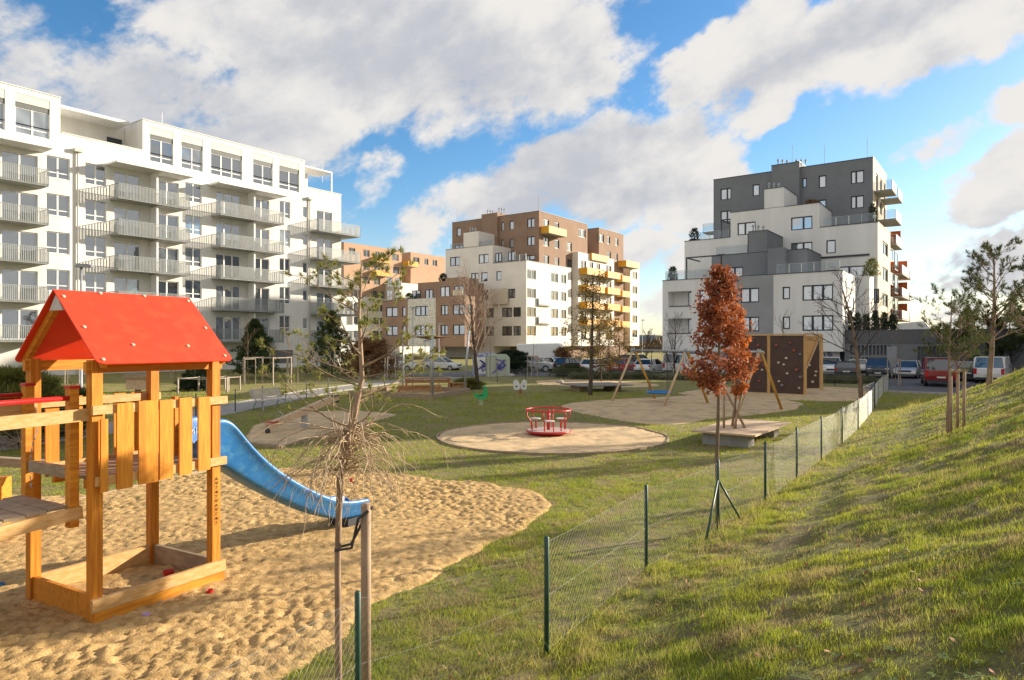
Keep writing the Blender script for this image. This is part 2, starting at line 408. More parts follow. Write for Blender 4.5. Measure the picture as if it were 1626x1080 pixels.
pathP = [(-17.3,9),(-15.2,20),(-13.2,27),(-12.6,34),(-12.0,42),(-9.6,52),(-4.5,60)]
def offs(P, w):
    L, Rr = [], []
    for i, p in enumerate(P):
        a = np.array(P[max(i-1,0)]); b = np.array(P[min(i+1, len(P)-1)]); d = (b-a)/np.linalg.norm(b-a); n = np.array((-d[1], d[0]))
        L.append(tuple(np.array(p)+n*w)); Rr.append(tuple(np.array(p)-n*w))
    return L, Rr
pl_, pr_ = offs(pathP, 1.15); pathpoly = np.array(pl_+pr_[::-1])
road = [F2W(*p) for p in ((-58,68),(-58,76),(40,66),(60,62),(60,46),(-2,46.5),(-7.5,47),(-8,57),(-20,62))]
def tz(x, y):
    v, u = W2F(np.asarray(x, float), np.asarray(y, float)); h = hill(v, u)
    amp = sstep(v, -3.9, -3.0)*.055+.0
    h = h+amp*(vnoise(x, y, .9, 1)-.5)+amp*.6*(vnoise(x, y, 2.7, 3)-.5)+amp*.7*(vnoise(x, y, 4.6, 6)-.5)
    # worn path on the slope
    h = h-.03*np.exp(-((v+2.5+.25*np.sin(u*.5))/.30)**2)*(u < 30)
    h = h+.6*sstep(-v, 50, 57)*(v > -200)                   # lawn rises a little to the white house
    return h
def tz1(x, y): return float(tz(x, y))
vs = np.concatenate([-np.geomspace(2500, 32, 26), np.arange(-30, -6, .6), np.arange(-6, 6, .10), np.arange(6, 8, .16), np.geomspace(8, 2500, 30)])
us = np.concatenate([-np.geomspace(2500, 12, 16), np.arange(-10, 0, .5), np.arange(0, 14, .12), np.arange(14, 44, .25), np.arange(44, 60, 1.), np.geomspace(60, 4000, 40)])
VV, UU = np.meshgrid(vs, us); XX = C36*VV+S36*UU; YY = -S36*VV+C36*UU; ZZ = tz(XX, YY)
nu, nv_ = VV.shape; verts = np.stack([XX, YY, ZZ], -1).reshape(-1, 3)
ii = np.arange(nu*nv_).reshape(nu, nv_); fc = np.stack([ii[:-1,:-1], ii[:-1,1:], ii[1:,1:], ii[1:,:-1]], -1).reshape(-1, 4)
me = bpy.data.meshes.new('grass_ground'); me.from_pydata(verts.tolist(), [], fc.tolist()); me.polygons.foreach_set('use_smooth', [True]*len(me.polygons))
# lawn material: yellow-green / green / dead brown patches
def lawn():
    m = bpy.data.materials.new('lawn'); m.use_nodes = True; t = m.node_tree; t.nodes.clear(); k = NG(t)
    out = k.n('ShaderNodeOutputMaterial'); p = k.n('ShaderNodeBsdfPrincipled', ins={'Roughness': .95}); tc = k.n('ShaderNodeTexCoord').outputs['Object']
    def nz(s, d=5, r=.6): return k.n('ShaderNodeTexNoise', ins={'Vector': tc, 'Scale': s, 'Detail': float(d), 'Roughness': r}).outputs[0]
    col = k.mixc(k.ramp(nz(.35), .35, .65), (.24,.24,.035), (.33,.29,.065))
    col = k.mixc(k.ramp(nz(6, 8, .7), .35, .7), col, (.09,.11,.02))
    col = k.mixc(k.m('MULTIPLY', k.ramp(nz(1.1, 8, .7), .47, .60), .9), col, (.27,.19,.10))
    col = k.mixc(k.m('MULTIPLY', k.ramp(nz(26, 4), .45, .75), .6), col, (.42,.37,.10))
    t.links.new(col, p.inputs['Base Color'])
    b = k.m('ADD', k.m('MULTIPLY', nz(7, 8, .75), .6), k.m('MULTIPLY', nz(38, 5, .7), .4))
    bp = k.n('ShaderNodeBump', ins={'Strength': 1., 'Distance': .14, 'Height': b}); t.links.new(bp.outputs[0], p.inputs['Normal'])
    t.links.new(p.outputs[0], out.inputs[0]); return m
me.materials.append(lawn()); go = bpy.data.objects.new('grass_ground', me); C.objects.link(go); struct(go)
# sand with real dents
sand_m = M('sand', (.62,.41,.17), (.47,.30,.115), .95, 5.0, bump=.02, bscale=45, c3=(.36,.22,.08), s3=9.)
sand_m2 = M('packed_sand', (.66,.46,.25), (.56,.39,.205), .95, 2.2, bump=.015, bscale=30, c3=(.42,.31,.17), s3=1.2)
def sand_mesh(name, P, step, amp, mat):
    x0, y0 = P.min(0); x1, y1 = P.max(0); xs = np.arange(x0-step, x1+step, step); ys = np.arange(y0-step, y1+step, step)
    A, B = np.meshgrid(xs, ys); ins = inside(P, A, B)
    h = np.zeros_like(A)
    for s_, a_, sd_ in ((2.2, .3, 1), (6.2, .7, 2), (11.5, 1.0, 3), (20, .6, 4)):
        n = vnoise(A+.37*B, B-.3*A, s_, sd_); h += a_*(1-np.abs(2*n-1))*1.0
    h = h/2.6
    h = -sstep(h, .38, .95)*amp*(.35+.9*vnoise(A, B, .8, 12))
    # distance-like fade at edges
    k = ins.astype(float)
    for _ in range(max(1, int(.25/step))):
        k = np.minimum(k, (np.roll(k,1,0)+np.roll(k,-1,0)+np.roll(k,1,1)+np.roll(k,-1,1))/4)
    z = .004+amp*1.05*k+h*k
    idx = np.arange(A.size).reshape(A.shape); cell = ins[:-1,:-1] | ins[1:,:-1] | ins[:-1,1:] | ins[1:,1:]
    z[~ins] = -.03
    q = np.stack([idx[:-1,:-1], idx[:-1,1:], idx[1:,1:], idx[1:,:-1]], -1)[cell]
    used = np.unique(q); rm = np.full(A.size, -1); rm[used] = np.arange(len(used))
    V = np.stack([A, B, z], -1).reshape(-1, 3)[used]
    me = bpy.data.meshes.new(name); me.from_pydata(V.tolist(), [], rm[q].tolist()); me.polygons.foreach_set('use_smooth', [True]*len(me.polygons))
    me.materials.append(mat); o = bpy.data.objects.new(name, me); C.objects.link(o); return struct(o)
sand_mesh('sand_pit', pit, .032, .052, sand_m)
sand_mesh('sand_circle', carS, .10, .035, sand_m2)
sand_mesh('sand_area_swing', swS, .15, .03, sand_m2); sand_mesh('sand_area_climbing', clS, .25, .03, sand_m2)
sand_mesh('sand_area_platform', plS, .3, .03, sand_m2); sand_mesh('sand_area_seesaw', seS, .12, .03, sand_m2)
asphalt = M('asphalt', (.11,.11,.115), (.085,.085,.09), .9, 1.2, bump=.004, bscale=60)
paving = M('paving', (.30,.28,.26), (.24,.225,.21), .9, 1.5, bump=.003, bscale=30)
kerb_m = M('kerb_concrete', (.42,.39,.35), (.33,.31,.28), .9, 4)
struct(MB().sheet(list(map(tuple, pathpoly)), .012).build('path', paving))
kb = MB()
for L in (pl_, pr_):
    for a, b in zip(L[:-1], L[1:]): kb.bar((a[0],a[1],.01), (b[0],b[1],.01), .08, .10)
struct(kb.build('path_kerb', kerb_m))
rp = MB().sheet(road, .02); struct(rp.build('road', asphalt))
# kerb along the road
kb = MB(); rr = road+[road[0]]
for a, b in zip(rr[:-1], rr[1:]): kb.bar((a[0],a[1],.03), (b[0],b[1],.03), .15, .24)
struct(kb.build('road_kerb', kerb_m))
kb = MB()
for i in range(0, len(carS)): a, b = carS[i], carS[(i+1) % len(carS)]; kb.bar((a[0],a[1],.02), (b[0],b[1],.02), .05, .06)
struct(kb.build('sand_edging', wood_g))
kb = MB(); a = G(120,797); b = G(332,748); kb.bar((a[0],a[1],.02), (b[0],b[1],.02), .06, .10)
a = G(395,708); b = G(445,712); c = G(570,676); kb.bar((a[0],a[1],.04), (b[0],b[1],.04), .1, .12); kb.bar((b[0],b[1],.03), (c[0],c[1],.03), .06, .08)
struct(kb.build('wooden_edging', wood_g))
# far hills
rng = random.Random(5); hb = MB(); N = 120; base = None
for i in range(N+1):
    a = R(-50+100*i/N+20); D = 2200; h = 26+18*mnoise.noise(Vector((i*.11, 0, 0)))+7*mnoise.noise(Vector((i*.5, 3, 0)))
    hb.v += [(D*math.sin(a), D*math.cos(a), -5), ((D+50)*math.sin(a), (D+50)*math.cos(a), max(8, h)), ((D+500)*math.sin(a), (D+500)*math.cos(a), -5)]
for i in range(N): b = i*3; hb.f += [(b, b+3, b+4, b+1), (b+1, b+4, b+5, b+2)]
struct(hb.build('hills', M('far_hill', (.10,.13,.15), (.13,.15,.15), .95, .01), smooth=True))

# ---------------------------------------------------------------- buildings
def est(name, label, cat, v, u, z=0.0, group=None):
    x, y = F2W(v, u); return thing(name, label, cat, (x, y, z), R(-36), group, (v, u, z))
def window(par, face, a0, a1, z0, z1, fm, pm, mull=(.5,), trans=None, dep=.16, fw=.07, sill=None):
    f = MB(); d0, d1 = dep-.06, dep
    f.fbox(face, a0, a1, z0, z0+fw, d0, d1); f.fbox(face, a0, a1, z1-fw, z1, d0, d1)
    f.fbox(face, a0, a0+fw, z0+fw, z1-fw, d0, d1); f.fbox(face, a1-fw, a1, z0+fw, z1-fw, d0, d1)
    for m_ in mull: c = a0+(a1-a0)*m_; f.fbox(face, c-fw*.8, c+fw*.8, z0+fw, z1-fw, d0-.01, d1-.001)
    if trans: zt = z0+(z1-z0)*trans; f.fbox(face, a0+fw, a1-fw, zt-fw*.5, zt+fw*.5, d0+.006, d1-.002)
    if sill: f.fbox(face, a0-.05, a1+.05, z0-.04, z0-.002, -.04, dep)
    w = f.build('window', fm, par)
    MB().fbox(face, a0+.01, a1-.01, z0+.01, z1-.01, dep-.025, dep+.02).build('pane', pm, w)
    return w
def holes_of(ws): return [w[:4] for w in ws]
def rail_bars(mb, p, q, z0, z1, sp=.115, w=.05, t=.012):
    p = Vector((p[0], p[1], 0)); q = Vector((q[0], q[1], 0)); L = (q-p).length; n = max(1, int(L/sp)); d = (q-p)/L
    for i in range(n+1):
        c = p+d*(L*i/n)
        mb.bar((c.x, c.y, z0), (c.x, c.y, z1), w if abs(d.x) > abs(d.y) else t, t if abs(d.x) > abs(d.y) else w, up=(0,1,0))
    mb.bar((p.x, p.y, z1), (q.x, q.y, z1), .05, .04); mb.bar((p.x, p.y, z0), (q.x, q.y, z0), .03, .03)
# --- white apartment house at the left
V1 = -60.0; fS = ('S', V1)
B1 = est('apartment_building', 'long white six storey apartment building with grey railed balconies at the left', 'building', V1, 34, .5)
U0, U1 = 8.0, Up(541.7, V1)
fl = [3.2+2.93*k for k in range(5)]
ws = []
def uu(a, b): return Up(a, V1), Up(b, V1)
for k, z in enumerate(fl):
    for (a, b, door) in ((2,60,1),(73,111,0),(135,169,0),(181,223,1),(247,284,1),(294,320.5,0),(343,382,2),(402.5,427.8,1),(444,461,0),(481,489,3),(503,527.6,1)):
        x0, x1 = uu(a, b)
        if door in (1, 2): ws.append((x0, x1, z+.08, z+2.35, (.5,) if door == 1 else (.34,.67), None))
        elif door == 0: ws.append((x0, x1, z+.92, z+2.62, (.5,), .27))
        else: ws.append((x0, x1, z+1.35, z+2.45, (), None))
ph = [(10, 14.5, 0), (uu(0,8)[0]-1.6, uu(0,8)[1], 0), uu(24,79)+(0,), uu(238,275)+(0,), uu(288,322)+(0,), uu(335,384.5)+(1,), uu(402,433)+(0,), uu(443.5,475)+(0,)]
phw = [(a, b, 18.75, 21.75, (.5,) if not t else (.33,.67), None) for a, b, t in ph]
bz = MB(); uP, uQ, uR = Up(96, V1), Up(226.5, V1), Up(484, V1)
bz.wall(fS, U0, U1, 0, 19.5, holes_of(ws)+[(a, b, 18.75, 19.5) for a, b, *_ in phw])
gw = [(uu(430,465)[0], uu(430,465)[1], .95, 2.3, (.33,.66), None), (27, 33, .95, 2.3, (.2,.4,.6,.8), None)]
for (a, b) in ((U0, uP), (uQ, uR)):
    bz.wall(fS, a, b, 19.5, 22.2, [(h[0], h[1], 19.5, h[3]) for h in phw])
    x = MB(); 
bz.box(-78, V1-.3, U0, U1, 0, 19.4)
for (a, b) in ((U0, uP), (uQ, uR)): bz.box(-77, V1-.3, a, b, 19.3, 22.15); bz.box(V1-.31, V1-.001, a-.0, a+.01, 19.5, 22.2); bz.box(V1-.31, V1-.001, b-.01, b, 19.5, 22.2)
bz.box(-77, -63.2, uP+.02, uQ-.02, 19.35, 22.0); bz.box(-77, -63.0, uR+.02, U1-2.2, 19.35, 22.0)
bz.box(V1-.31, V1-.001, U1-.01, U1, 0, 19.5)
# recess: parapet inner and pergola frames
bz.build('wall', render_w, B1)
cp = MB()
for (a, b, z) in ((U0-.05, uP+.05, 22.2), (uQ-.05, uR+.05, 22.2), (uP+.06, uQ-.06, 19.5), (uR+.06, U1+.05, 19.5)): cp.box(V1-.36, V1+.06, a, b, z, z+.06)
cp.box(-77, V1-.4, uQ-.05, uQ+.25, 22.2, 22.26)
bsplit(cp, 'parapet_cap', white_cap, B1)
pg = MB(); pg.box(-63.3, -61.0, uP+.1, uQ-.6, 21.75, 22.0)
pg.build('canopy', white_cap, B1)
pg = MB(); pg.box(-63.19, -63.12, uP+6, uQ-1.5, 19.9, 20.9); pg.build('window_band', frame_d, B1)
pg = MB(); pg.box(-63.0, V1-.4, uR+.05, U1-.9, 21.75, 21.9); pg.box(V1-.55, V1-.42, U1-1.0, U1-.88, 19.55, 21.75); pg.build('pergola', white_cap, B1)
pr = MB()
for px in (122.5, 491): u_ = Up(px, V1); pr.tube([(V1+.12, u_, .5), (V1+.12, u_, 18.2)], .065, 8); pr.box(V1, V1+.35, u_-.3, u_+.3, 18.2, 18.45)
bsplit(pr, 'drainpipe', M('pipe_grey', (.52,.50,.46), None, .6), B1)
ls = MB()
for px in (257, 512): u_ = Up(px, V1-5); ls.tube([(V1-5, u_, 21.9), (V1-5, u_, 24.9)], .035, 5)
bsplit(ls, 'lightning_rod', white_cap, B1)
for (a, b, z0, z1, mu, tr) in ws: window(B1, fS, a, b, z0, z1, frame_w, pane, mu, tr, sill=1)
for (a, b, z0, z1, mu, tr) in phw:
    w = window(B1, fS, a, b, z0, z1-1.0, frame_w, pane, mu, .25, dep=.16)
    MB().fbox(fS, a+.01, b-.01, z1-.65, z1-.02, .02, .2).build('blind_panel', blind, B1)
    MB().fbox(fS, a+.012, b-.012, z1-1.02, z1-.66, .06, .2).build('blind_box', shutter, B1)
for (a, b, z0, z1, mu, tr) in gw: MB().fbox(fS, a, b, z0, z1, -.01, .0).build('louvre', shutter, B1)
bal = [(13.0, Up(77, V1+1.5)), (Up(188, V1+1.5), Up(301, V1+1.5)), (Up(350, V1+1.5), Up(451, V1+1.5)), (Up(506, V1+1.5), Up(572, V1+1.5))]
for bi, (a, b) in enumerate(bal):
    for k, z in enumerate(fl):
        s_ = MB().box(V1+.002, V1+1.48, a, b, z-.12, z+.05)
        if bi == 3: s_.box(V1-1.6, V1+.001, U1+.01, b, z-.12, z+.05)
        so_ = s_.build('balcony', concrete, B1)
        r = MB(); rail_bars(r, (V1+1.5, a), (V1+1.5, b), z-.1, z+1.12); rail_bars(r, (V1+.02, a), (V1+1.5, a), z-.1, z+1.12); 
        rail_bars(r, (V1+.02 if bi < 3 else V1-1.6, b), (V1+1.5, b), z-.1, z+1.12)
        r.build('railing', rail_m, so_)
        if bi < 3 and bi > 0:
            c = Up(240 if bi == 1 else 394, V1); MB().box(V1+.01, V1+1.1, c-.08, c+.08, z+.06, z+2.7).build('partition', render_w2, so_)
    if bi < 3:
        cn = MB().box(V1+.01, V1+1.9, a-.3, b+.2, fl[4]+2.72, fl[4]+2.87)
        for q in range(5): t = a+(b-a)*(q+.5)/5; cn.box(V1+.9, V1+1.1, t-.1, t+.1, fl[4]+2.87, fl[4]+3.0)
        cn.build('balcony_canopy', white_cap, B1)

# --- generic stepped blocks
SL = [4.2+2.96*k for k in range(8)]
def addwins(par, lst, walls, fm, pm, h=1.5):
    """lst: (face, a0, a1, floor, mull, [z0 offset, height])"""
    for w in lst:
        face, a0, a1, k, mu = w[:5]; zo, hh = (w[5], w[6]) if len(w) > 5 else (0, h)
        z0 = SL[k]+zo; window(par, face, a0, a1, z0, z0+hh, fm, pane3 if face[0] == 'S' else pm, mu, None, sill=None, fw=.125 if fm is frame_d else .07)
def fh(lst, face, zo=0):
    out = []
    for w in lst:
        if w[0] == face:
            a, b = (w[5], w[6]) if len(w) > 5 else (0, 1.5); z0 = SL[w[3]]+a; out.append((w[1], w[2], z0, z0+b))
    return out
def cap(mb, v0, v1, u0, u1, z): mb.box(v0-.04, v1+.05, u0-.05, u1, z, z+.07)
def glass_rail(par, p, q, z, h=1.0, mat=None, name='glass_railing'):
    r = MB(); L = math.dist(p, q); n = max(1, round(L/1.2))
    for i in range(n+1): x = p[0]+(q[0]-p[0])*i/n; y = p[1]+(q[1]-p[1])*i/n; r.bar((x, y, z), (x, y, z+h), .04, .04)
    r.bar((p[0], p[1], z+h), (q[0], q[1], z+h), .05, .04)
    o = r.build(name, steel, par)
    MB().bar((p[0], p[1], z+h*.5), (q[0], q[1], z+h*.5), .02, h*.85).build('glass', MATS['rail_glass'], o)
def clear_glass():
    m = bpy.data.materials.new('rail_glass'); m.use_nodes = True; t = m.node_tree; t.nodes.clear(); k = NG(t)
    tr = k.n('ShaderNodeBsdfTransparent', ins={0: (.80,.83,.84,1)}); gl = k.n('ShaderNodeBsdfGlossy', ins={0: (.8,.9,.95,1), 'Roughness': .05}); mx = k.n('ShaderNodeMixShader', ins={0: .07, 1: tr.outputs[0], 2: gl.outputs[0]})
    o = k.n('ShaderNodeOutputMaterial', ins={0: mx.outputs[0]}); MATS['rail_glass'] = m
clear_glass()
frost = M('frosted_panel', (.62,.66,.68), None, .25)
def vent(par, v, u, z, h=.9, m=steel):
    mb = MB()
    for i in range(3):
        a = v+i*.55; hh = h*(1-.15*i); mb.tube([(a, u, z), (a, u, z+hh)], .09, 8); mb.tube([(a, u, z+hh), (a, u, z+hh+.12), (a, u, z+hh+.2), (a, u, z+hh+.32)], [.16,.17,.08,.02], 8)
    mb.build('roof_vent', m, par)
# --- grey and white stepped house at the right
Ug, Uw, Um, Ul, Uk = 89.6, 83.0, 76.5, 71.0, 79.6
Vg, Vw, Vl = -12.8, -11.4, -12.8
B3 = est('apartment_building', 'stepped grey and white apartment building with roof terraces at the right', 'building', -22, 80, 0)
FG, FW, FM, FL_, FK = ('F', Ug), ('F', Uw), ('F', Um), ('F', Ul), ('F', Uk)
SG, SW = ('S', Vg), ('S', Vw)
wins = []
def fw_(face, a, b, k, mu=(.5,), *e): wins.append((face, Vp(a, face[1]), Vp(b, face[1]), k, mu)+e)
def sw_(face, a, b, k, mu=(.5,), *e): wins.append((face, Up(a, face[1]), Up(b, face[1]), k, mu)+e)
fw_(FG,1144,1161,6,(.62,)); fw_(FG,1144,1161,5,(.62,)); fw_(FG,1195,1206,6,()); fw_(FG,1274,1281,6,(),0.3,1.2); fw_(FG,1300,1312,6,()); fw_(FG,1351,1372,6,(.4,)); fw_(FG,1351,1372,5,(.4,)); fw_(FG,1300,1312,5,())
fw_(FW,1171,1200,4,(.42,)); fw_(FW,1256,1290,4,(.58,)); fw_(FW,1256,1290,3,(.58,)); fw_(FW,1312,1327,3,()); fw_(FW,1139,1151,3,(),-.6,1.5); fw_(FW,1332,1373,2,(.4,),-.9,2.3); fw_(FW,1310,1328,2,(.5,),-.9,2.0)
fw_(FM,1153,1180,2,(.5,),-.6,2.0)
fw_(FL_,1110,1150,1,(.5,)); fw_(FL_,1110,1150,0,(.5,)); fw_(FL_,1176,1205.5,1,(.5,)); fw_(FL_,1176,1205.5,0,(.5,)); fw_(FL_,1242.5,1254.5,1,(),.2,1.25); fw_(FL_,1242.5,1254.5,0,(),.2,1.25)
fw_(FL_,1274,1323,1,(.33,.67)); fw_(FL_,1274,1323,0,(.33,.67)); fw_(FK,1387,1396,1,(.5,)); fw_(FK,1387,1396,0,(.5,))
for k in (0,1,2,3): sw_(SW,1401,1410,k); sw_(SW,1414,1420,k,()); sw_(SW,1422.5,1427.5,k,(),-.8,2.3)
for k in (5,6): sw_(SG,1391,1394.3,k,(),-.6,2.1); sw_(SG,1397.5,1400.5,k,()); sw_(SG,1403.5,1406,k,(),-.6,2.1)
vg0 = Vp(1133,Ug); vw0, vw1, vw2 = Vp(1087,Uw), Vp(1160,Uw), Vp(1301,Uw)
vs0, vs1 = Vp(1227,Ug), Vp(1271,Ug)
dg, wt, lg, be = MB(), MB(), MB(), MB()
dg.block(vg0, Vg, Ug, 100.5, 0, 24.8, fh(wins,FG), fh(wins,SG), be); dg.block(vs0, vs1, Ug-.6, Ug+5, 18, 25.4)
wt.block(vw0, vw1, Uw, 96, 0, 15.9, fh(wins,FW)); wt.block(vw1, vw2, Uw, Ug+1, 0, 18.9, fh(wins,FW)); wt.block(vw2, Vw, Uw, Ug+3.2, 0, 16.1, fh(wins,FW), fh(wins,SW), be)
b0, b1_ = Vp(1213.5,Uw), Vp(1245,Uw); wt.block(b0, b1_, Uw-.003, Ug-.01, 18.95, 21.2)
vm0, vm1 = Vp(1130,Um), Vp(1282,Um); dg2 = dg
dg.block(vm0, vm1, Um, Uw-.01, 0, 12.95, fh(wins,FM))
m0, m1_ = Vp(1188.5,Um), Vp(1218,Um); dg.block(m0, m1_, Um-.004, Uw-.02, 13.0, 15.3); dg.block(Vp(1219,Um-1.2), Vp(1246,Um-1.2), Um-1.2, Um-.01, 9.9, 13.15)
vl0, vl1, vl2, vl3 = Vp(1052,Ul), Vp(1166,Ul), Vp(1228,Ul), Vp(1338,Ul)
lh = [(Vp(1061,Ul), Vp(1098,Ul), SL[k]-.05, SL[k]+1.5, 1.5) for k in (0,1)]
wt.block(vl0, vl1, Ul, Um-.01, 2.2, 9.9, fh(wins,FL_)+lh); wt.block(vl2, vl3, Ul, Um-.01, 2.2, 9.9, fh(wins,FL_)); lg.block(vl1+.001, vl2-.001, Ul-.02, Um-.02, 2.2, 9.9, [])
dgl = MB(); dgl.block(vl1+.002, vl2-.002, Ul-.03, Um-.02, 2.2, 9.9, [(w[1], w[2], SL[w[3]], SL[w[3]]+1.5) for w in wins if w[0] == FL_ and vl1 < w[1] < vl2])
wt.block(vl3-.01, Vw-.3, Uk, Uw-.01, 2.2, 10.1, fh(wins,FK)); wt.block(vl3-2, vl3-.02, Um-.5, Uk, 2.2, 9.9)
lg2 = dgl
dg.block(vl0+1, Vw-1.0, Ul+2.0, Um-.05, 0, 2.25); dg.block(vm0-6, Vw-.35, Uk+1.5, Uw-.1, 0, 2.3)
# rear wing on the sunny side
be.block(Vg-14, Vg-.6, 100.6, 112, 0, 16.0); be.block(Vg-14, Vg-1.5, 112, 119, 0, 12.9)
be.build('wall', render_be, B3, label='sunlit beige rear wing wall')
dg.build('wall', render_g, B3, label='dark grey upper wall'); wt.build('wall', render_w2, B3, label='white wall'); dgl.build('wall', render_lg, B3, label='mid grey lower wall')
cp = MB(); cap(cp, vg0, Vg, Ug, 100.5, 24.8); cap(cp, vs0, vs1, Ug-.6, Ug+5, 25.4); cap(cp, vw0, vw1-.1, Uw, 96, 15.9); cap(cp, vw1, b0-.1, Uw, Ug, 18.9); cap(cp, b1_+.1, vw2, Uw, Ug, 18.9); cap(cp, vw2+.1, Vw, Uw, Ug+3.2, 16.1)
cap(cp, b0, b1_, Uw, Ug-.1, 21.2); cap(cp, vm0, m0-.1, Um, Uw-.1, 12.95); cap(cp, m1_+.1, vm1, Um, Uw-.1, 12.95); cap(cp, m0, m1_, Um, Uw-.1, 15.3); cap(cp, vl0, vl3, Ul, Ul+.35, 9.9); cap(cp, vl3+.1, Vw-.3, Uk, Uk+.35, 10.1)
bsplit(cp, 'parapet_cap', dark_cap, B3)
addwins(B3, [w if w[0] != FL_ or not vl1 < w[1] < vl2 else ((('F', Ul-.03),)+w[1:]) for w in wins], None, frame_d, pane2)
for k in (0,1): MB().fbox(FL_, lh[k][0]+.1, lh[k][1]-.1, lh[k][2]-.12, lh[k][2]-.02, -.05, .1).build('loggia_sill', frame_d, B3); window(B3, ('F', Ul+1.3), lh[k][1]-.9, lh[k][1]-.1, lh[k][2]+.02, lh[k][2]+1.5, frame_d, pane, ())
MB().box(vw2+.2, Vw-.8, Uw-.12, Uw-.002, 12.55, 12.75).build('awning_rail', frame_d, B3)
for (p, q, z) in (((vw2+.4,Uw+.2),(Vw-.3,Uw+.2),16.2), ((vl2+.3,Ul+.2),(vl3-.3,Ul+.2),9.95), ((vl0+.3,Ul+.2),(vl0+6,Ul+.2),9.95), ((vw0+2,Uw+.2),(vw1-.3,Uw+.2),15.95), ((vm0+.5,Um+.2),(m0-.2,Um+.2),13.0)): glass_rail(B3, p, q, z, .95)
# pergolas
pgm = MB()
for (p, q, zz, D) in (((vl0+2.5, Ul+.5),(vl1-1.5, Ul+.5),9.95,2.3), ((vw0+4.5,Uw+.5),(vw1-.1,Uw+.5),15.95,2.2), ((vm0+4,Um+.4),(m0-.1,Um+.4),13.0,2.2)):
    pgm.box(p[0], q[0], p[1], p[1]+.12, zz+D, zz+D+.14); pgm.box(p[0], p[0]+.12, p[1], p[1]+.12, zz, zz+D); pgm.box(q[0]-.12, q[0], p[1], p[1]+.12, zz, zz+D); pgm.box(p[0], p[0]+.12, p[1]+.12, p[1]+4, zz+D, zz+D+.12)
bsplit(pgm, 'terrace_pergola', frame_d, B3)
vent(B3, vs0+.4, Ug+1, 25.4); vent(B3, b0+.3, Uw+1, 21.2, .7); vent(B3, m0+.2, Um+1, 15.3, .7); vent(B3, vs1-.7, Ug+1, 25.4, .5)
ls = MB()
for px, z in ((1258,25.4),(1309,24.8),(1377,24.8)): v_ = Vp(px,Ug+3); ls.tube([(v_,Ug+3,z),(v_,Ug+3,z+3.2)], .03, 5)
bsplit(ls, 'lightning_rod', white_cap, B3)
def sbal(par, vf, u0, u1, k, D=1.9, panel=None, div=None):
    z = SL[k]-.95; s = MB().box(vf+.002, vf+D, u0, u1, z-.18, z).build('balcony', concrete, par)
    MB().box(vf+D-.03, vf+D, u0, u1, z+.05, z+1.1).build('balcony_front', panel or frost, s)
    glass_rail(s, (vf+.05, u0+.02), (vf+D-.05, u0+.02), z, 1.05)
    if div: MB().box(vf+.01, vf+D-.2, u1-.1, u1-.02, z+.01, z+2.3).build('balcony_divider', div, s)
for (u0, u1, k) in ((90.3,94.2,6),(96,99.8,6),(93.5,99,5),(94,100,4)): sbal(B3, Vg, u0, u1, k, div=orange_p if k == 4 else None)
for k in (0,1,2,3): sbal(B3, Vg-.6, 101.5, 109, k, 2.3, div=orange_p); sbal(B3, Vg-.6, 110, 111.8, k, 2.3)
for k in (0,1,2,3): MB().box(Vg-.6, Vg-.57, 102, 104.5, SL[k]-.9, SL[k]+1.4).build('balcony_panel', orange_p, B3)
sbal(B3, vg0-1.6, Ug+.3, Ug+2.5, 5, 1.55)
# podium with slots
pod = est('garage_building', 'low dark grey garage building with rows of narrow vertical slots', 'building', -5, 73, 0)
fP = ('F', 72.0); pv0, pv1 = Vp(1341,72), Vp(1700,72)
slots = []
for r_ in range(2):
    for i in range(11): a = Vp(1350+i*6.0,72); slots.append((a, a+.22, .75+r_*1.15, 1.65+r_*1.15, .3))
for i in range(5): a = Vp(1457+i*6,72); slots.append((a, a+.25, .75, 2.7, .3))
pb = MB(); pb.wall(fP, pv0, pv1, 0, 4.2, slots); pb.box(pv0, pv1, 72.32, 80, 0, 4.15); pb.box(pv0-.001, pv0+.01, 72, 72.3, 0, 4.2); pb.build('wall', render_g, pod)
MB().box(pv0-.04, pv1, 71.95, 72.4, 4.2, 4.27).build('parapet_cap', dark_cap, pod)
MB().box(pv0, pv1, 71.97, 71.995, 2.95, 4.15).build('cladding_band', M('podium_cladding', (.12,.125,.135), None, .7), pod)
a = Vp(1408,72); MB().box(a, a+.9, 71.93, 72.0, .1, 2.7).build('door', M('door_grey', (.30,.32,.35), None, .6), pod)
a = Vp(1425,74); MB().prism([(0,0),(2.4,0),(1.9,.75),(0,.55)], (a,74,4.3), (1,0,0), (0,0,1), (0,1,0), 5).build('rooflight', white_cap, pod)
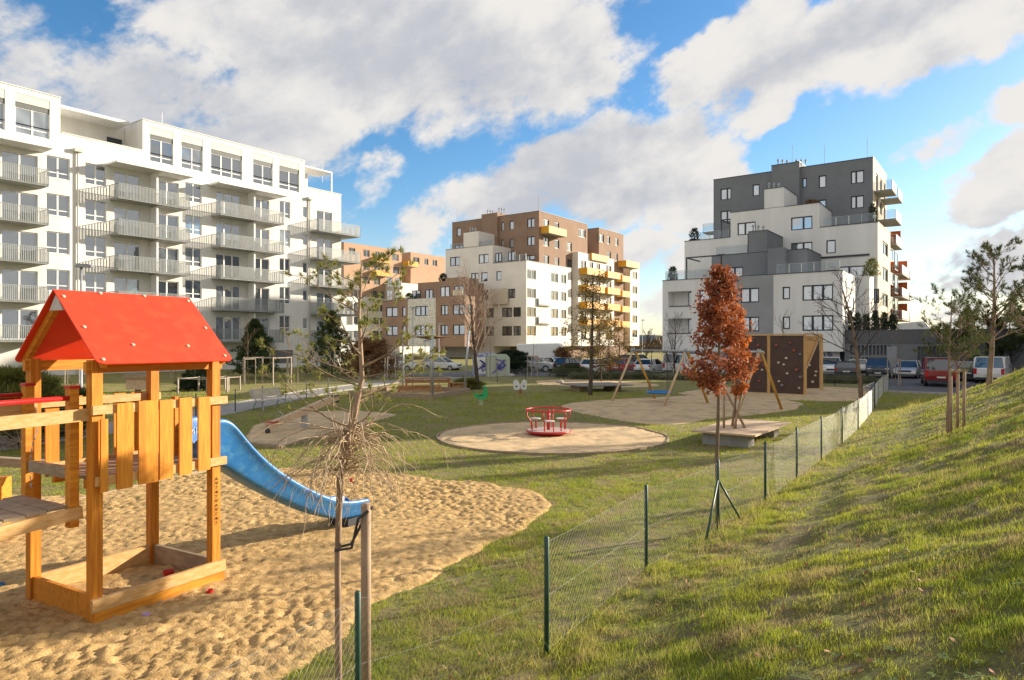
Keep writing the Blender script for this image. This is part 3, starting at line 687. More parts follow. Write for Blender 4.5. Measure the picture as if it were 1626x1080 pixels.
# graffiti wall under the white block
def graffiti(name, label, p0, p1, z0, z1, c1, c2, frame='F', seed=1):
    rg = random.Random(seed); x0, y0 = p0; x1, y1 = p1; ctr = ((x0+x1)/2, (y0+y1)/2, 0)
    t = est(name, label, 'wall', ctr[0], ctr[1]); 
    ORG[t.name] = ctr
    d = Vector((x1-x0, y1-y0, 0)); L = d.length; d /= L; n = Vector((d.y, -d.x, 0))
    b = MB(); b.prism([(0,z0),(L,z0),(L,z1),(0,z1)], (x0,y0,0), d, (0,0,1), -n, .2); b.build('wall', c1, t)
    g_ = MB()
    for i in range(int(L*3.2)):
        a = .3+rg.random()*(L-.6); z = z0+.3+rg.random()*(z1-z0-.6); pts = []
        for j in range(6): pts.append((a+math.cos(j*1.1+i)*.32*rg.uniform(.4,1), z+math.sin(j*1.3+i*.7)*.38*rg.uniform(.5,1)))
        for (p, q) in zip(pts[:-1], pts[1:]):
            P = Vector((x0,y0,0))+d*p[0]+n*.012+Vector((0,0,p[1])); Q = Vector((x0,y0,0))+d*q[0]+n*.012+Vector((0,0,q[1])); g_.bar(P, Q, .02, .12, up=(d.z, -d.x, 0) if 0 else (0,0,1))
    g_.build('graffiti', c2, t); return t
gr_b = M('graffiti_paint', (.055,.055,.30), (.22,.22,.55), .6, 2)
graffiti('graffiti_wall', 'ground floor wall with blue and white graffiti under the white building', (Vp(1250,72),72.1), (Vp(1333,72),72.1), 0, 2.2, render_w2, gr_b, seed=3)
graffiti('graffiti_wall', 'wall with white and blue graffiti behind the parked white cars', (Vp(1058,72.5),72.5), (Vp(1180,72.5),72.5), 0, 2.2, render_w2, gr_b, seed=4)

# --- brown and white stepped house in the middle
B2 = est('apartment_building', 'stepped brown and white apartment building with yellow balconies in the middle', 'building', -68, 90, 0)
Uh, U8, U7, Vb = 92.4, 87.5, 76.0, -61.7
FH_, F8, F7 = ('F', Uh), ('F', U8), ('F', U7); SH_, S8 = ('S', Vb), ('S', Vb+.9)
wins = []
fw_(FH_,725,732,6,(),0,1.5); fw_(FH_,796,800,6,()); fw_(FH_,809,816,6,()); fw_(FH_,837,849,6,(.5,)); fw_(FH_,837,849,5,(.5,)); fw_(FH_,796,800,5,()); fw_(FH_,809,816,5,()); fw_(FH_,722,735,5,(.5,),-.8,2.2); fw_(FH_,832,849,4,(.5,),-.8,2.2)
sw_(SH_,863,872,6); sw_(SH_,881,888,6,()); sw_(SH_,863,872,5); sw_(SH_,881,888,5,()); sw_(SH_,863,872,4); sw_(SH_,881,888,4,()); sw_(SH_,900,908,5); sw_(SH_,919,930,6)
for k in range(4): sw_(SH_,902.5,908.5,k,())
for k in (4,): sw_(SH_,900.5,908,k)
fw_(F8,714.5,730,4,(.5,)); fw_(F8,760,776,4,(.5,)); fw_(F8,788,796,3,()); fw_(F8,748,760,3,(.5,)); fw_(F8,764,775,2,(.5,)); fw_(F8,764,774,3,()); fw_(F8,757,766,1,()); fw_(F8,757,766,0,()); fw_(F8,772,784,1,(.5,)); fw_(F8,772,784,0,(.5,)); fw_(F8,807,818,2,(.5,)); fw_(F8,786,796,4,(.5,)); fw_(F8,806,817,4,(.5,))
for k in (0,1): fw_(F8,797,813,k,(.5,)); fw_(F8,815,827,k,(.6,))
for k in range(4): sw_(S8,837,851,k); sw_(S8,875,886,k); sw_(S8,891,899,k,(.5,))
v8a, v8b, v8c = Vp(707.6,U8), Vp(782.6,U8), Vb+.9
vh0 = Vp(718,Uh); br, wt, ww = MB(), MB(), MB()
wF8 = [w for w in wins if w[0] == F8]
br.block(vh0, Vb, Uh, 108.2, 0, 24.5, fh(wins,FH_), fh(wins,SH_)); br.block(Vp(768,Uh), Vp(793,Uh), Uh-.6, Uh+5, 18, 25.1)
br.block(vh0, Vb-2.5, 108.3, 112.4, 0, 22)
wt.block(v8a, v8b, U8, Uh+.5, 0, 18.9, fh(wins,F8)); wt.block(v8b, v8c, U8, 101, 2.5, 15.9, fh([w for w in wF8 if w[3] < 4],F8), fh(wins,S8)); wt.block(Vp(736,U8), Vp(760,U8), U8-.004, Uh-.01, 18.95, 21.4)
# far sunny section
w2_ = [(SH_, Up(950,Vb), Up(959,Vb), 6, (.5,)), (SH_, Up(964,Vb), Up(969,Vb), 6, ()), (SH_, Up(977,Vb), Up(982,Vb), 6, ()), (SH_, Up(964,Vb), Up(970,Vb), 5, ()), (SH_, Up(977,Vb), Up(981,Vb), 5, ())]
br.block(Vb-14, Vb, 112.5, 122.5, 0, 24.5, [], fh(w2_,SH_)); br.block(Vb-14, Vb-1.0, 122.6, 125, 0, 17)
S9 = ('S', Vb+1.2); w3_ = []
for k in range(5):
    for (a, b) in ((922.5,931),(936,942),(947,953),(962,971)): w3_.append((S9, Up(a,S9[1]), Up(b,S9[1]), k, (.5,), -.6, 2.1))
wt.block(Vb-3, Vb+1.2, Up(918,Vb+1.2), Up(975,Vb+1.2), 2.5, 18.9, [], fh(w3_,S9))
w4_ = [(('S', Vb+.2), Up(1004,Vb+.2), Up(1012,Vb+.2), k, (.5,)) for k in range(5)]
wt.block(Vb-12, Vb+.2, 125.1, Up(1015,Vb+.2), 2.5, 18.6, [], fh(w4_,('S',Vb+.2)))
wt.build('wall', M('render_cream', (.78,.74,.68), (.72,.68,.62), .9, .5), B2, label='cream white wall')
br.block(Vb-20, Vb-1.5, 96, 127, 0, 2.6)
wins7 = []
v7 = [Vp(p,U7) for p in (607,648,692)]; v7e = Vb-2.0
def f7(a, b, k, mu=(.5,)): wins7.append((F7, Vp(a,U7), Vp(b,U7), k, mu))
for k in (0,1): f7(613,631,k); f7(638.5,644,k,()); f7(659,680,k,(.4,.75)); f7(700,711,k); f7(719,738,k)
for k in (0,1): wins7.append((('S', v7e), U7+.6, U7+1.9, k, (.5,)))
br.block(v7[0], v7[1]-.001, U7, U8, 2.5, 9.7, fh(wins7,F7)); br.block(v7[2]+.001, v7e, U7, U7+2.4, 2.5, 9.9, fh(wins7,F7), fh(wins7,('S',v7e))); br.block(v7[2]+.001, v7e-5.5, U7+2.41, U8-.01, 2.5, 9.8); ww.block(v7[1], v7[2], U7-.04, U8-.02, 2.5, 9.8, fh(wins7,F7))
br.block(v7[0]+3, v7[2], U7+5, U8+.2, 9, 12.8); br.block(v7[2], Vp(745,U7+2)-1.5, U7+2.2, U7+6, 9, 12.9); br.block(v7[2]-6, v8a-.01, U8+.5, Uh, 12, 15.8)
br.build('wall', render_br, B2, label='brown wall'); ww.build('wall', brickw, B2, label='pale brick wall')
cp = MB(); cap(cp, vh0, Vb, Uh, 108.2, 24.5); cap(cp, v8a, v8b-.1, U8, Uh, 18.9); cap(cp, v8b, v8c, U8, 101, 15.9); cap(cp, v7[0], v7[1]-.1, U7, U7+.4, 9.7); cap(cp, v7[2]+.1, v7e, U7, U7+.4, 9.9); cap(cp, Vb-14, Vb, 112.5, 122.5, 24.5)
bsplit(cp, 'parapet_cap', M('cap_brown', (.22,.17,.14), None, .6), B2)
addwins(B2, wins+w2_+w4_+wins7, None, frame_d, pane2); addwins(B2, w3_, None, frame_d, pane2)
for (a, b) in ((700,716),(722,738)): window(B2, ('F', U7+2.2), Vp(a,U7+2.2), Vp(b,U7+2.2)-.2, SL[2]-.3, SL[2]+1.5, frame_d, pane2, (.5,), dep=-.02, fw=.12)
for (a, b) in ((655,668),(676,688)): window(B2, ('F', U7+5), Vp(a,U7+5), Vp(b,U7+5), SL[2]-.3, SL[2]+1.5, frame_d, pane2, (.5,), dep=-.02, fw=.12)
MB().box(Vp(720,U7+.3), v7e-.6, U7+.2, U7+.3, 10.0, 10.8).build('terrace_screen', render_be, B2)
def ybal(par, vf, u0, u1, k, D=1.6, pm=yellow_p, side=True):
    z = SL[k]-.95; s = MB().box(vf+.002, vf+D-.04, u0+.04, u1-.04, z-.16, z).build('balcony', concrete, par)
    r = MB().box(vf+D-.05, vf+D, u0, u1, z-.1, z+1.05).box(vf+.003, vf+D-.051, u0, u0+.05, z-.1, z+1.05).box(vf+.003, vf+D-.051, u1-.05, u1, z-.1, z+1.05); r.build('balcony_front', pm, s)
ybal(B2, Vb, Up(857,Vb)+.3, Up(887,Vb), 6); ybal(B2, Vb, Up(932,Vb)-1, Up(955,Vb), 5); ybal(B2, Vb, Up(985,Vb)-1, Up(1003,Vb), 5, 1.8)
for k in range(1,5): ybal(B2, Vb+1.2, Up(920,Vb+1.2), Up(948,Vb+1.2), k, 1.6); ybal(B2, Vb+1.2, Up(953,Vb+1.2), Up(973,Vb+1.2), k, 1.6); ybal(B2, Vb, Up(979,Vb), Up(991,Vb), k, 1.3)
ybal(B2, vh0-1.6, Uh+.5, Uh+3, 5, 1.58)
for k in (1,2): sbal(B2, Vb+.9, Up(853,Vb+.9), Up(873,Vb+.9)-.2, k, .35, panel=render_w2)
MB().box(Vp(778,U8-.5), Vp(806,U8-.5), U8-.55, U8-.45, SL[2]-.9, SL[2]+1.6).build('terrace_screen', render_be, B2)
glass_rail(B2, (v8b+.3,U8+.2), (v8c-.2,U8+.2), 15.95); glass_rail(B2, (v8a+1,U8+.2), (v8b-.2,U8+.2), 18.95, .8)
vent(B2, Vp(769,Uh), Uh+1, 25.1, .8); vent(B2, Vp(741,U8), U8+1, 21.4, .8); vent(B2, Vp(787,Uh), Uh+1, 25.1, .9)
ls = MB()
for px in (726,855): v_ = Vp(px,Uh+3); ls.tube([(v_,Uh+3,24.5),(v_,Uh+3,27.7)], .04, 5)
bsplit(ls, 'lightning_rod', white_cap, B2)

# --- far orange house
B4 = est('apartment_building', 'distant orange brown apartment building with yellow balconies behind the pine', 'building', -118, 110, 0)
V4 = -114.0; S4 = ('S', V4); ww4 = []
def s4(a, b, k, mu=(.5,), *e): ww4.append((S4, Up(a,V4), Up(b,V4), k, mu)+e)
for k in (6,): s4(554,564,k); s4(577,587,k); s4(596,603,k); s4(605,610,k,()); s4(622,633,k); s4(656,666,k); s4(674,680,k); s4(687,694,k)
for k in (5,4): s4(577,587,k); s4(594,603,k); s4(612,616,k,()); s4(624,634,k); s4(650,660,k)
for k in (0,1,2,3): s4(560,570,k); s4(590,600,k); s4(602,609,k,())
ww4 = [w for w in ww4 if not (w[3] == 5 and w[1] > Up(640,V4)) and not (w[3] == 4 and w[1] > Up(611,V4))]
ob = MB(); ob.block(V4-14, V4, Up(546,V4), Up(638,V4), 13.2, 24.5, [], fh(ww4,S4)); ob.block(V4-14, V4, Up(652,V4), Up(707,V4), 13.2, 24.5, [], fh(ww4,S4)); ob.block(V4-14, V4-3, Up(638,V4)+.01, Up(652,V4)-.01, 13.2, 23); ob.build('wall', render_or, B4, label='orange brown upper wall')
cb = MB(); cb.block(V4-14, V4+.3, Up(546,V4)-9, Up(612,V4), 0, 13.15, [], [(h[0],h[1],h[2],h[3]) for h in fh(ww4,S4)]); cb.block(V4-12, V4+4.5, Up(612,V4)+.02, Up(660,V4), 0, 16.5); cb.build('wall', render_w, B4, label='cream lower wall')
addwins(B4, [w if w[3] > 3 else (('S', V4+.3),)+w[1:] for w in ww4 if not (w[3] == 5 and w[1] > Up(640,V4)) and not (w[3] == 4 and w[1] > Up(611,V4))], None, frame_d, pane2)
for (a, b, k, off_) in ((590,612,6,0),(588,612,5,0),(640,656,6,0)): ybal(B4, V4+off_, Up(a,V4), Up(b,V4), k, 1.7)
ybal(B4, V4+4.5, Up(613,V4), Up(634,V4+4), 3, 1.2)
for k in (4,3,2):
    for (a, b) in ((614.5,623),(627,637)): window(B4, ('S', V4+4.5), Up(a,V4+4.5), Up(b,V4+4.5), SL[k]-.6+.0, SL[k]+1.4, frame_d, pane2, (.5,), dep=-.02)

# --- neighbouring house outside the frame to the right: it casts the wide shade over the play area
B5 = thing('apartment_building', 'grey apartment building beyond the grassy slope, outside the right edge', 'building', (30.4, 35.4, 0), R(-36))
b5 = MB(); b5.box(0, 7, 15.0, 33, -.5, 21.0); b5.box(0, 7, 33.01, 50, -.5, 21.5); b5.build('wall', render_lg, B5)
for k in range(6):
    for j in range(6): f_ = MB().box(-.05, .01, 17+j*5.5, 19+j*5.5, 1.2+k*3, 2.8+k*3).build('window', frame_d, B5); MB().box(-.07, -.03, 17.1+j*5.5, 18.9+j*5.5, 1.3+k*3, 2.7+k*3).build('pane', pane2, f_)

struct(MB().sheet([(-22,66),(-5,60.6),(3,61.2),(14,61),(20,58.6),(27,52),(30,64),(22,84),(8,100),(-10,104),(-26,90)], .032).build('parking_lot', asphalt))
# ================================================================ objects
# ---------------------------------------------------------------- play tower
La, Lb = 1.45, 1.27
TW = thing('play_tower', 'wooden climbing tower with red gabled roof, blue slide and sandbox in its base', 'play tower', (-4.47, 7.31, 0), R(60))
ps = .112
for i, (x, y) in enumerate(((0,0),(La,0),(0,Lb),(La,Lb))):
    MB().box(x-ps/2, x+ps/2, y-ps/2, y+ps/2, -.2, 2.82).build('post', wood, TW)
def bd(name, x0, x1, y0, y1, z0, z1, m=wood_h, par=None): return MB().box(x0, x1, y0, y1, z0, z1).build(name, m, par or TW)
wood_l = M('wood_worn_edge', (.60,.38,.17), (.50,.27,.08), .65, 4, bump=.002, bscale=14, stretch=(2,2,8), detail=8)
bd('sandbox_board', -.075, La+.10, -.105, -.06, .145, .285, wood_l); bd('sandbox_board', -.055, La+.085, -.103, -.06, .0, .141, wood_h)
bd('sandbox_board', -.03, .015, .058, Lb-.058, .0, .30, wood_h); bd('sandbox_board', La-.02, La+.025, .058, Lb-.058, .0, .30, wood_g)
bd('sandbox_board', .058, La-.058, Lb-.03, Lb+.015, .0, .30, wood_l)
sb = MB(); nx = 24
for i in range(nx+1):
    for j in range(nx+1): x = .02+(La-.06)*i/nx; y = -.05+(Lb+.01)*j/nx; sb.v.append((x, y, .075+.04*mnoise.noise(Vector((x*4, y*4, 1)))+.03*mnoise.noise(Vector((x*11, y*11, 2)))))
for i in range(nx):
    for j in range(nx): a = i*(nx+1)+j; sb.f.append((a, a+nx+1, a+nx+2, a+1))
sb.build('sandbox_sand', sand_m, TW, True)
for i in range(11): x = .07+i*.125; MB().box(x, x+.112, -.02, Lb+.02, 1.50, 1.535).build('deck_plank', wood_g, TW)
for y in (-.079, Lb+.035):
    bd('rail', -.07, La+.13, y-.021, y+.021, 2.24, 2.335, wood_l); bd('rail', -.03, La+.12, y-.021, y+.021, 1.475, 1.575, wood_l)
for y in (.3, .95): bd('joist', .06, La-.06, y-.03, y+.03, 1.40, 1.50)
rngT = random.Random(2)
for i, x in enumerate((.171, .416, .661, .905, 1.153)):
    w = (.173, .222, .165, .164, .163)[i]; bd('fence_board', x, x+w, -.125, -.101, 1.41+.01*i, 2.345+.008*(i % 2), wood_v)
for i, x in enumerate((.16, .43, .70, .97, 1.2)):
    bd('fence_board', x, x+.15, Lb+.058, Lb+.082, 1.41, 2.35, wood_v)
# short board next to front left post
bd('fence_board', .0, .075, -.125, -.101, 1.41, 2.19, wood_v)
# beams under roof
for y in (0, Lb): bd('roof_beam', -.1, La+.1, y-.03, y+.03, 2.68, 2.80, wood_h)
# roof
RZ, EZ, EO, XO = 3.585, 2.775, .24, .10
for sgn, y0, y1 in ((1, Lb/2, -EO), (-1, Lb/2, Lb+EO)):
    dy, dz = y1-y0, EZ-RZ; L = math.hypot(dy, dz); ey = (0, dy/L, dz/L); ez = Vector((1,0,0)).cross(Vector(ey)); 
    if ez.z < 0: ez = -ez
    W = La+2*XO; c = .07; poly = [(0,0),(W,0)]
    for k in range(6): t = k/5*math.pi/2; poly.append((W-c+c*math.cos(t), L-c+c*math.sin(t)))
    for k in range(6): t = math.pi/2+k/5*math.pi/2; poly.append((c+c*math.cos(t), L-c+c*math.sin(t)))
    o0 = Vector((-XO, y0, RZ))
    rp_ = MB().prism(poly, o0, (1,0,0), ey, ez, .014).build('roof', red_p, TW)
    for (fx, fy) in ((.035,.10),(.30,.02),(.62,.02),(.965,.06),(.05,.52),(.95,.50),(.045,.95),(.30,.76),(.70,.78),(.95,.93)):
        p = o0+Vector((1,0,0))*(fx*W)+Vector(ey)*(fy*L)+ez*.014
        MB().tube([p, p+ez*.012, p+ez*.016], [.022,.02,.008], 10).build('bolt_cap', bolt_m, rp_, True)
    for x in (-.03, La-.03):
        MB().bar(o0+Vector((x+XO+.03, 0, -.05))+Vector(ey)*.06, o0+Vector((x+XO+.03, 0, -.05))+Vector(ey)*(L-.06), .06, .075, up=tuple(ez)).build('rafter', wood_h, TW)
MB().prism([(-.14,0),(.14,0),(0,.19)], (-.07, Lb/2, RZ-.22), (0,1,0), (0,0,1), (1,0,0), .03).build('gable_plate', M('pale_panel', (.55,.53,.50), None, .7), TW)
# scratched writing on the right hand post
ink = M('ink', (.06,.035,.02), None, .9)
def scribble(mb, o, ex, ey, n, h, adv, rg, w=.006):
    o = Vector(o); ex = Vector(ex); ey = Vector(ey)
    for k in range(n):
        c = o+ex*(adv*k); P = [(0,0),(0,h)] if k % 3 else [(adv*.6,0),(0,h*.5),(adv*.6,h)]
        Q = [(0,h),(adv*.6,h*.6),(0,h*.4),(adv*.6,0)] if k % 2 else [(0,h*.5),(adv*.55,h*.5),(adv*.55,0)]
        for pl in (P, Q):
            for a, b in zip(pl[:-1], pl[1:]): mb.bar(c+ex*a[0]+ey*a[1], c+ex*b[0]+ey*b[1], w, .002, up=tuple(ex.cross(ey)))
sc_ = MB(); scribble(sc_, (La-.03, -ps/2-.002, 1.32), (0,0,-1), (1,0,0), 11, .055, .055, rngT); sc_.build('scribbled_writing', ink, TW)
# slide
st = [(0,1.52,.40),(.10,1.53,.50),(.28,1.50,.52),(.42,1.42,.50),(.62,1.27,.40),(.9,1.08,.31),(1.25,.87,.25),(1.6,.67,.23),(1.95,.49,.22),(2.25,.36,.21),(2.5,.29,.20),(2.75,.27,.19),(2.98,.26,.19),(3.02,.24,.17)]
sl = MB(); yc = .44; hw = .25; K = None
for (s_, zb, rh) in st:
    x = La+.03+s_; zr = zb+rh
    sec = [(-hw+.05, zb-.09), (-hw-.015, zr-.13), (-hw-.07, zr-.06), (-hw-.055, zr), (-hw-.005, zr), (-hw+.012, zr-.035), (-hw+.04, zb+.06), (-hw+.10, zb), (hw-.10, zb), (hw-.04, zb+.06), (hw-.012, zr-.035), (hw+.005, zr), (hw+.055, zr), (hw+.07, zr-.06), (hw+.015, zr-.13), (hw-.05, zb-.09), (hw-.09, zb-.11), (-hw+.09, zb-.11)]
    K = len(sec); sl.v += [(x, yc+a, b) for a, b in sec]
for i in range(len(st)-1):
    for k in range(K): k2 = (k+1) % K; sl.f.append((i*K+k, (i+1)*K+k, (i+1)*K+k2, i*K+k2))
sl.f.append(tuple(range(K))); sl.f.append(tuple((len(st)-1)*K+k for k in range(K-1, -1, -1)))
slo = sl.build('slide', blue_pl, TW, True); md = slo.modifiers.new('s', 'SUBSURF'); md.levels = md.render_levels = 2
MB().box(La+2.62, La+2.98, yc-.22, yc+.22, -.05, .17).build('slide_foot', dk_plastic, TW)
sc_ = MB(); scribble(sc_, (La+.16, yc+hw-.028, 1.80), (1,0,-.25), (0,0,1), 5, .09, .07, rngT, .008); sc_.build('scribbled_name', M('pale_ink', (.45,.62,.80), None, .8), TW)
for y in (.10, .80): bd('slide_jamb', La-.02, La+.03, y-.05, y+.03, 1.5, 2.3)
# bridge
for i in range(15): x = -.20-i*.2; MB().box(x-.19, x, .14, 1.10, 1.255-.012*i, 1.29-.012*i).build('bridge_plank', wood_g, TW)
for y in (.10, 1.13): MB().bar((-.08, y, 1.20), (-3.2, y, 1.02), .05, .13).build('bridge_beam', wood_l, TW)
for (y, z) in ((.03, 2.24), (1.16, 2.26)): MB().bar((-.02, y, z), (-3.2, y, z-.05), .055, .13).build('bridge_rail', wood_l, TW)
for (y, z) in ((.12, 2.42), (1.10, 2.42)): MB().tube([(-.14, y, z), (-3.2, y, z-.02)], .026, 12).build('red_handrail', red_m, TW, True)
for y in (.14, 1.06):
    q = MB().box(-.20, -.11, y-.05, y+.05, 1.05, 2.52).build('bridge_post', wood_h, TW); MB().box(-.21, -.10, y-.06, y+.06, 2.52, 2.55).build('post_cap', red_m, q)
MB().bar((-.15,.2,1.62), (-.15,1.0,1.62), .06, .12).build('step_log', wood_g, TW)
ch = MB()
for k in range(22):
    t = k/21; c = Vector((-.25-.1*t, .55+.12*math.sin(t*3), 2.2-.75*t)); d = Vector((.012, 0, 0)) if k % 2 else Vector((0, .012, 0))
    ch.tube([c+d, c+Vector((0,0,.018)), c-d, c-Vector((0,0,.018)), c+d], .004, 5)
ch.build('chain', steel, TW)
x = wthing('climbing_log_ladder', 'sawn orange log block beside the wooden tower at the left edge', 'log', (-7.6, 10.2, 0))
MB().box(-8.3, -7.55, 10.1, 10.3, .1, 1.0).build('block', wood_h, x); MB().bar((-7.9,10.2,1.25), (-6.9,10.35,1.15), .13, .13).build('beam', wood_g, x)
# toys in the sand
def toy(nm, lab, px, py, mat, sz, z=0.05):
    p = G(px, py, z); m = MB(); m.lathe([(sz*.7,0),(sz,sz*1.2),(sz*.92,sz*1.2),(sz*.6,sz*.1),(0.001,sz*.1)], (p[0],p[1],p[2]-.02), 12); tag(m.build(nm, mat, None, org=(p[0],p[1],p[2]-.02)), lab, 'toy')
toy('toy_bucket', 'red plastic bucket inside the sandbox under the tower', 268, 914, red_m, .07, .1)
toy('toy_mould', 'small red sand mould lying in front of the sandbox', 333, 940, red_m, .04); toy('toy_mould', 'small lilac sand mould lying on the sand left of the red one', 232, 978, M('lilac', (.5,.35,.6), None, .6), .04)
toy('toy_mould', 'small red toy lying in the sand right of the slide', 557, 763, red_m, .05); toy('toy_ball', 'small blue toy at the left edge of the sand', 2, 929, blue_pl, .04)
# ---------------------------------------------------------------- trees
def perp(d, rg):
    a = Vector((rg.gauss(0,1), rg.gauss(0,1), rg.gauss(0,1))); a -= d*a.dot(d); return a.normalized()
def branch(mbs, tips, p, d, L, r, lv, maxlv, rg, P):
    n = 4 if lv else 8; pts = [p.copy()]; rs = [r]; dd = d.copy(); q = p.copy()
    for i in range(n):
        dd = (dd+Vector((rg.gauss(0,1), rg.gauss(0,1), rg.gauss(0,1)))*P['wob'][min(lv, len(P['wob'])-1)]+Vector((0,0,1))*P['up'][min(lv, len(P['up'])-1)]).normalized()
        q = q+dd*(L/n); pts.append(q.copy()); rs.append(max(P.get('rmin', .004), r*(1-P['tap'][min(lv, len(P['tap'])-1)]*(i+1)/n)))
    mbs[min(lv, 1)].tube(pts, rs, (8 if r > .05 else 6) if lv == 0 else (5 if lv == 1 else 3), cap=False)
    if lv >= maxlv: tips.append((pts[-1], dd, pts[-2])); return
    k = P['n'][lv]; s0 = P['start'][lv]
    for j in range(k):
        t = s0+(1-s0)*(j+rg.random()*.8)/k; f = t*n; i = min(int(f), n-1); pp = pts[i].lerp(pts[i+1], f-i)
        ax = (pts[i+1]-pts[i]).normalized(); a = R(P['ang'][lv]+rg.uniform(-12, 12)); pr = perp(ax, rg)
        nd = (ax*math.cos(a)+pr*math.sin(a)).normalized()
        sh = P['shape'](t) if lv == 0 and 'shape' in P else (1.15-.6*t)
        rr = rs[i]*P['rr'][lv]; branch(mbs, tips, pp, nd, L*P['lr'][lv]*sh*rg.uniform(.75, 1.2), rr, lv+1, maxlv, rg, P)
    tips.append((pts[-1], dd, pts[-2]))
def leafquads(tips, rg, n, spread, size, pts=None, flat=.0, elong=1.0):
    """numpy leaf quads: n per tip"""
    T = np.array([t[0][:] for t in tips]); rs = np.random.RandomState(rg.randint(0, 9999))
    c = np.repeat(T, n, 0); m = len(c); c = c+rs.normal(0, 1, (m, 3))*spread
    a = rs.normal(0, 1, (m, 3)); a /= np.linalg.norm(a, axis=1)[:,None]; b = np.cross(a, rs.normal(0, 1, (m, 3))); b /= np.linalg.norm(b, axis=1)[:,None]
    s = (size*rs.uniform(.6, 1.3, m))[:,None]
    return np.stack([c-a*s*elong, c-b*s*.55+a*s*.1, c+a*s*elong, c+b*s*.55+a*s*.1], 1).reshape(-1, 3)
def needles(tips, rg, n, L, w, back=.5, cone=.9):
    T = np.array([t[0][:] for t in tips]); D = np.array([t[1][:] for t in tips]); rs = np.random.RandomState(rg.randint(0, 9999)); out = []
    c = np.repeat(T, n, 0); d = np.repeat(D, n, 0); m = len(c); c = c-d*(rs.uniform(0, back, m)*L)[:,None]
    v = d+rs.normal(0, 1, (m, 3))*cone; v /= np.linalg.norm(v, axis=1)[:,None]; s = np.cross(v, rs.normal(0, 1, (m, 3))); s /= np.linalg.norm(s, axis=1)[:,None]
    l = (L*rs.uniform(.6, 1.15, m))[:,None]
    return np.stack([c-s*w, c+s*w, c+v*l], 1).reshape(-1, 3)
def tree(name, label, base, H, r, P, seed, bmat, maxlv=3, foliage=None, fmat=None, lean=(0,0,1), group=None, cat='tree'):
    rg = random.Random(seed); t = wthing(name, label, cat, base, group); mbs = [MB(), MB()]; tips = []
    branch(mbs, tips, Vector(base)-Vector((0,0,.05)), Vector(lean).normalized(), H, r, 0, maxlv, rg, P)
    mbs[0].build('trunk', bmat, t, True); mbs[1].build('branches', P.get('bm', bmat), t, True)
    if foliage:
        V, k = foliage(tips, rg); npmesh('crown', V, k, fmat, t, base)
    return t, tips
BARE = dict(wob=(.05,.10,.14,.16), up=(.03,.07,.05,.03), tap=(.7,.75,.8,.8), n=(16,7,4), start=(.28,.2,.2), ang=(38,34,36), lr=(.48,.42,.45), rr=(.42,.5,.5), rmin=.009)
pine_m = M('pine_needles', (.055,.085,.022), (.10,.125,.03), .8, 3, island=.6, trans=.25)
pine_y = M('pine_needles_yellow', (.13,.16,.03), (.22,.20,.045), .8, 3, island=.6, trans=.25)
pine_d = M('pine_needles_dark', (.035,.065,.02), (.07,.10,.03), .8, 3, island=.6, trans=.2)
fir_m = M('fir_needles', (.022,.042,.022), (.045,.07,.03), .85, 3, island=.6, trans=.15)
oak_m = M('russet_leaves', (.50,.15,.045), (.19,.06,.03), .7, 2.2, island=.55, trans=.35, lo=.3, hi=.7)
oak_m2 = M('orange_leaves', (.66,.20,.03), (.36,.11,.03), .7, 2.2, island=.55, trans=.35)
larch_m = M('larch_needles', (.34,.22,.05), (.20,.14,.05), .8, 2, island=.6, trans=.3)
brown_l = M('brown_leaves', (.28,.13,.05), (.17,.10,.05), .8, 2, island=.6, trans=.3)
# bare tree in front of the middle house
p = G(759, 618); tree('bare_tree', 'tall bare tree with pale upright twigs in front of the brown and white building', p, 6.9, .14, dict(BARE, n=(20,8,6), ang=(30,30,34), bm=M('pale_twigs', (.34,.25,.19), (.20,.14,.10), .9, 5), rmin=.007), 11, bark_d, lean=(-.02,0,1))
p = G(1367, 632); tree('bare_tree', 'bare round crowned tree beside the wire fence and climbing wall', p, 6.0, .13, dict(BARE, n=(14,7,4), ang=(48,36,34), lr=(.55,.42,.45), up=(.03,.10,.06,.03), bm=bark_d, start=(.34,.15,.2)), 5, bark)
p = at(1070, 62)+(0,); tree('bare_tree', 'small dark bare tree behind the parked white cars', p, 5.0, .1, dict(BARE, n=(14,6,3), ang=(35,30,30), start=(.1,.2,.2)), 8, bark_d)
p = at(1245, 62)+(0,); tree('bare_tree', 'small bare sapling showing above the climbing wall', p, 5.2, .05, dict(BARE, n=(7,5,2), ang=(40,30,30), start=(.5,.2,.2)), 9, bark, 2)
p = at(1026, 95)+(0,); tree('bare_tree', 'distant bare tree between the two apartment buildings', p, 4.5, .1, dict(BARE, n=(12,5,3), start=(.2,.2,.2), rmin=.02), 19, bark_d)
# larch like tree with thin horizontal branches
LAR = dict(wob=(.03,.07,.1), up=(.03,.01,.0), tap=(.85,.8,.8), n=(40,7), start=(.22,.15), ang=(78,50), lr=(.28,.4), rr=(.3,.5), rmin=.007, shape=lambda t: 1.25-1.0*t)
p = G(937, 628); tree('larch_tree', 'slender tree with sparse yellow brown needles beside the dark round deck', p, 7.0, .13, LAR, 21, bark_d, 2, lambda tp, rg: (leafquads(tp, rg, 10, .10, .06), 4), larch_m, lean=(.03,0,1))
for i, (px, py, H, s_) in enumerate(((955, 606, 5.6, 3), (970, 604, 5.2, 4), (985, 604, 5.0, 6))):
    p = G(px, py); tree('larch_tree', ('thin larch left of the other two behind the dark round deck', 'thin larch in the middle behind the dark round deck', 'thin larch closest to the swing behind the dark round deck')[i], p, H, .06, dict(LAR, n=(26,5)), 30+s_, bark_d, 2, lambda tp, rg: (leafquads(tp, rg, 10, .12, .06), 4), larch_m, group='thin larches behind the deck')
